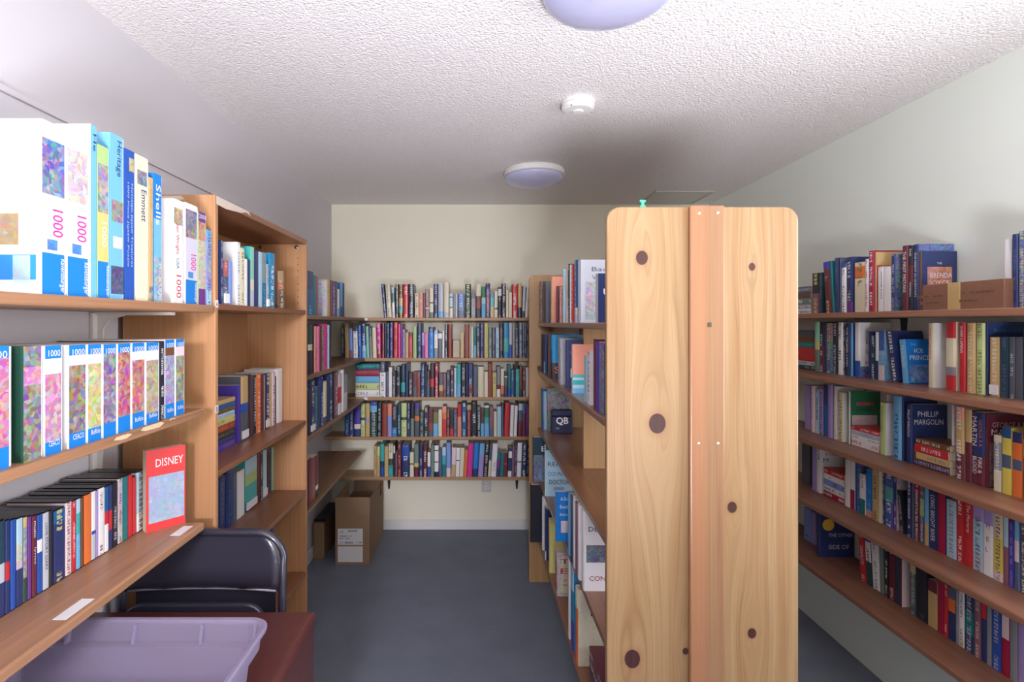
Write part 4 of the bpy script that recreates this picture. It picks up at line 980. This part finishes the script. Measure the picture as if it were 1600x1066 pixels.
# two brown volumes in one pale-banded slipcase, lying along the topmost side-wall shelf
BRN = plain('brown_board', (138, 98, 78), 0.6, .12, 60); TANB = plain('tan_band', (196, 166, 112), 0.6, .10, 80)
y1, y0 = 1.60 * F / (1441 - PX), 1.60 * F / (1569 - PX)
root = empty('wooden_box', (1.60, y0, RZ[0]), 'brown flat wooden box with tan middle band lying before the cream books', 'box')
L = y1 - y0
MB().box(0, .036, 0, L * .497 - .0004, 0, .092).build('half_shell', BRN, root, bev=.002)
MB().box(0, .036, L * .655 + .0004, L, 0, .092).build('half_shell', BRN, root, bev=.002)
MB().box(-.001, .036, L * .497, L * .655, -.0 + .0005, .0925).build('middle_band', TANB, root, bev=.002)
def stamp(y, z, wd):
    P = Paint(); P.quad([(-.0008, y + wd, z), (-.0008, y, z), (-.0008, y, z + .011), (-.0008, y + wd, z + .011)], lin((138, 98, 78)), lin((62, 36, 32)), 0, [(0, 0), (wd / .008, 0), (wd / .008, 1), (0, 1)])
    link('stamped_line', P.mesh('stamped_line'), None, root)
for y, z, wd in ((L * .72, .045, .10), (L * .76, .022, .075), (L * .33, .050, .04), (L * .10, .050, .06), (L * .22, .024, .09)): stamp(y, z, wd)

# navy box with initials on the third pine shelf
Yq = 2.88
root = empty('gift_box', (bx(862, Yq), Yq, FZS[2]), 'small navy box with white gothic initials on the third pine shelf', 'box')
wq = 33 * Yq / F
NVB = plain('navy_box', (34, 36, 74), .4, .05)
MB().box(0, wq, 0, .05, 0, .095).build('box_base', NVB, root, bev=.006, seg=3)
MB().box(.0, wq, 0, .05, .0955, .132).build('lid', NVB, root, bev=.008, seg=3)
text(root, 'QB', basis((1, 0, 0), (0, 0, 1), (wq * .5, -.0008, .070)), wq * .58, .046, WHT, thick=.02)
text(root, 'DE', basis((1, 0, 0), (0, 0, 1), (wq * .28, -.0008, .030)), wq * .16, .009, (190, 186, 210))
# round yellow sticker on the book cover on the lowest side-wall shelf
for o_ in bpy.data.objects:
    if o_.parent is None and o_.get('label', '').find('lowest side-wall') >= 0 and any(c.name.startswith('cover_title') for c in o_.children):
        MB().lathe([(.001, 0), (.027, 0), (.027, .0008), (.001, .0008)], 32).build('round_sticker', plain('yellow_sticker', (226, 176, 66), .5, .05), o_, basis((0, 1, 0), (0, 0, 1), (o_.children[0].bound_box[6][0] + .0008, .036, .150)))
        o_['label'] = 'dark face-out book with round yellow sticker on the lowest side-wall shelf'
# black metal bookend at the corner end of the topmost dark shelf
root = empty('bookend', (0, 0, LZ[0]), 'black metal bookend holding the books near the room corner', 'bookend')
Yb = .80 * F / (PX - 540)
MB().prism([(-.83, .0015), (-.83, .10)] + [(-.83 - .03 + .03 * math.cos(a), .10 + .03 * math.sin(a)) for a in [math.radians(9 * k) for k in range(1, 11)]] + [(-.93, .13), (-.93, .0015)], Yb, Yb + .002, 'y').build('upright', BLACKM, root)
MB().box(-.93, -.83, Yb, Yb + .07, 0, .0014).build('base_plate', BLACKM, root)
# small pile of white papers behind the dark book is the next volumes' covers; green clip on the pine end board
root = empty('green_clip', (bx(1004, 1.275), 1.275, FZ), 'tiny green plastic clip standing on top of the pine end board', 'clip')
GRN = plain('green_plastic', (70, 210, 150), .4, .05)
MB().box(-.007, .007, -.003, .003, 0, .004).build('clip_base', GRN, root)
MB().box(-.003, .003, -.003, .003, .0041, .013).build('stem', GRN, root)
MB().box(-.007, .007, -.003, .003, .0131, .018).build('clip_top', GRN, root)

# ------------------------------------------------------------------ desk, bin, chair
MAH = wood('mahogany', (96, 48, 44), (66, 30, 32), 'y', 0.6, 0.35, coat=.3, contrast=.6)
DX0, DX1, DY0, DY1, DZ = -1.05, -.438, .45, 1.414, .752
root = empty('desk', (DX0, DY0, 0), 'dark mahogany desk with moulded edge under the film disc shelf', 'desk')
dw, dl = DX1 - DX0, DY1 - DY0
MB().box(0, dw - .014, 0, dl - .002, DZ - .022, DZ).build('desk_top', MAH, root, bev=.002)
prof = [(0, -.001), (.008, -.002), (.0135, -.008), (.0135, -.016), (.010, -.020), (.014, -.026), (.014, -.034), (.004, -.036), (0, -.036)]
MB().prism([(dw - .0138 + p, DZ + q) for p, q in prof], 0, dl, 'y').build('edge_moulding', MAH, root)
MB().box(dw - .026, dw - .004, .01, dl - .006, 0, DZ - .0365).build('side_panel', MAH, root)
MB().box(.004, .026, .01, dl - .006, 0, DZ - .0225).build('side_panel', MAH, root)
MB().box(.027, dw - .027, dl - .03, dl - .012, .25, DZ - .0225).build('back_panel', MAH, root)

m_, N = new_mat('frosted_plastic')
N.b.inputs['Base Color'].default_value = (*lin((206, 196, 222)), 1); N.b.inputs['Roughness'].default_value = .42
N.b.inputs['Transmission Weight'].default_value = .76; N.b.inputs['IOR'].default_value = 1.25
tc = N('ShaderNodeTexCoord').outputs['Object']
n1 = N('ShaderNodeTexNoise', {'Vector': tc, 'Scale': 40.0}).outputs[0]
N.l.new(N('ShaderNodeMapRange', {0: n1, 3: .36, 4: .5}).outputs[0], N.b.inputs['Roughness'])
FROST = m_
bx0, bx1, by0, by1, bz0, bz1 = -1.02, -.442, .62, 1.130, DZ + .002, .902
root = empty('storage_bin', (0, 0, bz0), 'open frosted plastic storage bin standing on the mahogany desk', 'storage bin')
def ring(ins, z): return rrect(bx0 + ins, bx1 - ins, by0 + ins, by1 - ins, max(.045 - ins * .6, .015), z - bz0)
outer = [ring(.045, bz0), ring(.040, bz0 + .006), ring(.030, bz1 - .052), ring(.014, bz1 - .046), ring(.010, bz1 - .012), ring(.001, bz1 - .010), ring(0, bz1 - .003), ring(.004, bz1)]
inner = [ring(.011, bz1 - .001), ring(.013, bz1 - .006), ring(.0165, bz1 - .0445), ring(.0325, bz1 - .050), ring(.0425, bz0 + .009), ring(.048, bz0 + .003)]
MB().loft(outer + inner).build('tub', FROST, root, smooth=False)
for xx in (-.88, -.735, -.59, -.475):
    MB().prism([(by1 - .0165, bz1 - .044 - bz0), (by1 - .0130, bz1 - .008 - bz0), (by1 - .020, bz1 - .008 - bz0), (by1 - .030, bz1 - .044 - bz0)], xx - .003, xx + .003, 'x').build('rib', FROST, root)

CH = plain('chair_enamel', (50, 48, 60), 0.30, .04, 20, coat=.5)
root = empty('folding_chair', (-.79, 1.46, 0), 'black steel folding chair stored folded between the desk and laminate bookcase', 'chair')
cw, top = .232, .946
def cy(z): return -.035 + .080 * z / top                    # leaning back towards the bookcase
pts = [(-cw, cy(0.006), .006), (-cw, cy(.4), .4), (-cw, cy(top - .10), top - .10)]
pts += [(-cw + .085 - .085 * math.cos(a), cy(top), top - .012 - .085 + .085 * math.sin(a)) for a in [math.radians(10 * k) for k in range(1, 10)]]
pts2 = [(-x, y, z) for x, y, z in reversed(pts)]
MB().tube(pts + pts2, .0115, 12).build('frame_tube', CH, root, smooth=True)
mb = MB(); nx, nz = 14, 8; z0_, z1_ = .772, .936; lp = []
def outl(zz):
    dz = max(0, zz - (z1_ - .085)); return cw - .006 - (.085 - math.sqrt(max(.085 ** 2 - dz ** 2, 0)))
zs = [z0_ + (z1_ - z0_) * (1 - (1 - k / 12) ** 1.6) for k in range(13)]
f_ = []; b_ = []
for zz in zs:
    wd = outl(zz)
    f_.append([(wd * (2 * i / nx - 1), cy(zz) - .006 + .016 * (1 - (2 * i / nx - 1) ** 2), zz) for i in range(nx + 1)])
k0 = 0
for r_ in f_: mb.v += r_
for j in range(len(zs) - 1):
    for i in range(nx):
        a_ = j * (nx + 1) + i; mb.f.append((a_, a_ + 1, a_ + nx + 2, a_ + nx + 1))
o_ = mb.build('backrest', CH, root, smooth=True)
sm = o_.modifiers.new('sheet', 'SOLIDIFY'); sm.thickness = .002
MB().tube([(-cw + .016, cy(z0_) - .004, z0_), (-cw * .5, cy(z0_) + .008, z0_), (0, cy(z0_) + .0115, z0_), (cw * .5, cy(z0_) + .008, z0_), (cw - .016, cy(z0_) - .004, z0_)], .004, 8).build('backrest_lip', plain('worn_steel_edge', (150, 146, 156), .3, .1, metal=.3), root, smooth=True)
pts = [(-.17, 0, .34), (-.19, 0, .42), (-.20, 0, .69)] + [(-.20 + .055 - .055 * math.cos(a), 0, .703 + .055 * math.sin(a)) for a in [math.radians(15 * k) for k in range(1, 7)]]
sp = pts + [(-x, y, z) for x, y, z in reversed(pts)]
MB().prism([(x, z) for x, y, z in sp], -.022, -.004, 'y').build('seat', CH, root, bev=.006, seg=3)
for sx in (-1, 1):
    MB().tube([(sx * .205, .0, .006), (sx * .205, -.012, .35), (sx * .205, .012, .60)], .0105, 10).build('rear_leg', CH, root, smooth=True)
    MB().lathe([(.002, 0), (.013, .001), (.0135, .022), (.010, .024), (.002, .024)], 14).build('rubber_foot', BLACKP, root, Matrix.Translation((sx * cw, cy(0), 0)))
MB().box(-.205, .205, .046, .050, .69, .79).build('back_brace', CH, root)  # dark plate added behind the gap, standing in for the shade below the backrest
MB().tube([(-.205, -.010, .25), (.205, -.010, .25)], .007, 8).build('cross_bar', CH, root, smooth=True)

# ------------------------------------------------------------------ cardboard boxes
CARD = plain('cardboard', (150, 120, 92), 0.8, .08, 50, bump=.1, bscale=300)
CARDD = plain('cardboard_inside', (138, 108, 84), 0.85, .08, 50)
TAPE = plain('packing_tape', (176, 150, 122), 0.25, .05)
X0, X1, Y0_, Y1_, H_ = -.890, -.672, 3.28, 3.78, .312
root = empty('cardboard_box', (0, 0, 0), 'open brown cardboard box with two white labels on the carpet by the corner', 'box')
tk = .004
MB().box(X0, X1, Y0_, Y0_ + tk, 0, H_).build('front_panel', CARD, root)
MB().box(X0, X1, Y1_ - tk, Y1_, 0, H_).build('back_panel', CARDD, root)
for x in (X0, X1 - tk): MB().box(x, x + tk, Y0_ + tk + .0002, Y1_ - tk - .0002, 0, H_).build('side_panel', CARD, root)
MB().box(X0 + tk, X1 - tk, Y0_ + tk, Y1_ - tk, .001, .005).build('bottom', CARDD, root)
MB().prism([(Y0_, H_ + .0005), (Y0_ + tk, H_ + .0005), (Y0_ + tk - .006, H_ + .122), (Y0_ - .006, H_ + .122)], X0, X1, 'x').build('flap', CARD, root)
MB().prism([(Y1_ - tk, H_ + .0005), (Y1_, H_ + .0005), (Y1_ + .015, H_ + .09), (Y1_ + .015 - tk, H_ + .09)], X0 + .002, X1 - .002, 'x').build('flap', CARDD, root)
for x, s in ((X0, -1), (X1, 1)):
    MB().prism([(x - (tk if s > 0 else 0), H_ + .0005), (x + (0 if s > 0 else tk), H_ + .0005), (x + (0 if s > 0 else tk) + s * .004, H_ + .110), (x - (tk if s > 0 else 0) + s * .004, H_ + .110)], Y0_ + .006, 3.64, 'y').build('flap', CARD, root)
def lab(z0, z1, marks):
    g = MB().box(X0 + .016, X1 - .042, Y0_ - .0012, Y0_ - .0002, z0, z1).build('paper_label', LABELM, root)
    for (u0, u1, v0, v1) in marks:
        P = Paint(); a0 = X0 + .016; wd = X1 - .042 - a0; hh = z1 - z0; yy = Y0_ - .0016
        q = [(a0 + wd * u0, yy, z0 + hh * v0), (a0 + wd * u1, yy, z0 + hh * v0), (a0 + wd * u1, yy, z0 + hh * v1), (a0 + wd * u0, yy, z0 + hh * v1)]
        P.quad(q, lin((222, 220, 224)), lin((60, 60, 90)), 0, [(0, .28), (wd * (u1 - u0) / .006, .28), (wd * (u1 - u0) / .006, .72), (0, .72)])
        link('print_line', P.mesh('print_line'), None, g)
lab(.128, .232, ((.4, .8, .80, .93), (.06, .2, .72, .9), (.06, .55, .5, .58), (.06, .5, .36, .44), (.08, .62, .08, .2), (.75, .95, .1, .2)))
lab(.018, .118, ())
MB().box(X1 - .03, X1 + .0006, Y0_ - .0016, Y0_ - .0006, .385, .41).build('tape', TAPE, root)
root = empty('dark_box', (0, 0, 0), 'small brown carton with a black lid against the wall beneath the lowest dark shelf', 'box')
MB().box(-1.055, -.985, 3.36, 3.66, 0, .235).build('carton', CARDD, root, bev=.002)
MB().prism([(-1.055, .2355), (-.985, .2355), (-.90, .375), (-.912, .383), (-.99, .26), (-1.055, .25)], 3.38, 3.70, 'y').build('lid', BLACKP, root, bev=.003)

# ------------------------------------------------------------------ ceiling and wall fittings
m_, N = new_mat('frosted_glass_shade')
tc = N('ShaderNodeTexCoord').outputs['Object']
n1 = N('ShaderNodeTexNoise', {'Vector': tc, 'Scale': 20.0}).outputs[0]
N.l.new(N.mix(n1, C4((176, 174, 206)), C4((188, 186, 214))), N.b.inputs['Base Color'])
N.b.inputs['Roughness'].default_value = .25; N.b.inputs['Coat Weight'].default_value = .3
SHADE = m_
for i, (x, y, lb_) in enumerate(((.345, 1.30, 'round frosted ceiling light nearest the eye, cut by the picture edge'), (.35, 3.0, 'round frosted ceiling light hanging over the carpet near the back wall'))):
    root = empty('ceiling_light', (x, y, ZC), lb_, 'ceiling light', 'round ceiling lights')
    MB().lathe([(.001, 0), (.172, 0), (.176, -.006), (.176, -.030), (.168, -.034), (.001, -.034)], 56).build('base_ring', WHITEM, root, smooth=False)
    MB().lathe([(.001, -.0345)] + [(.172 * math.cos(a), -.036 - .058 * math.sin(a)) for a in [math.radians(6 * k) for k in range(15)]] + [(.001, -.0942)], 56).build('glass_shade', SHADE, root, smooth=True)
root = empty('smoke_detector', (.417, 2.06, ZC), 'white round smoke detector fixed to the textured ceiling', 'smoke detector')
MB().lathe([(.001, 0), (.066, 0), (.067, -.004), (.066, -.014), (.001, -.014)], 40).build('mounting_base', WHITEM, root)
MB().lathe([(.001, -.0143), (.064, -.0143), (.066, -.018), (.064, -.030), (.054, -.037), (.022, -.039), (.020, -.044), (.001, -.045)], 40).build('cap', WHITEM, root)
MB().lathe([(.0005, 0), (.003, 0), (.003, -.001), (.0005, -.001)], 10).build('indicator', BLACKP, root, Matrix.Translation((-.035, -.050, -.0345)))
root = empty('ceiling_vent', (1.42, 3.62, ZC), 'flat framed return air vent in the ceiling corner above the pine bookcase', 'vent')
VM = plain('vent_enamel', (188, 184, 172), .5, .03)
for a in ((-.20, .20, -.18, -.16), (-.20, .20, .16, .18), (-.20, -.18, -.159, .159), (.18, .20, -.159, .159)):
    MB().box(a[0], a[1], a[2], a[3], -.010, 0).build('frame_side', VM, root, bev=.002)
for k in range(14):
    y = -.150 + k * .0225
    MB().prism([(y, -.001), (y + .0015, -.001), (y + .014, -.008), (y + .0125, -.008)], -.179, .179, 'x').build('slat', VM, root)
root = empty('wall_outlet', (bx(760, YB), YB, bz(757, YB)), 'white double wall outlet under the lowest back-wall shelf', 'outlet')
MB().box(-.036, .036, -.006, 0, -.058, .058).build('cover_plate', plain('outlet_plate', (206, 202, 200), .4), root, bev=.002)
for z in (-.024, .024):
    MB().box(-.016, .016, -.0085, -.0062, z - .014, z + .014).build('receptacle', WHITEM, root, bev=.004)
    for x in (-.006, .006): MB().box(x - .0012, x + .0012, -.0092, -.0087, z - .004, z + .005).build('slot', BLACKP, root)
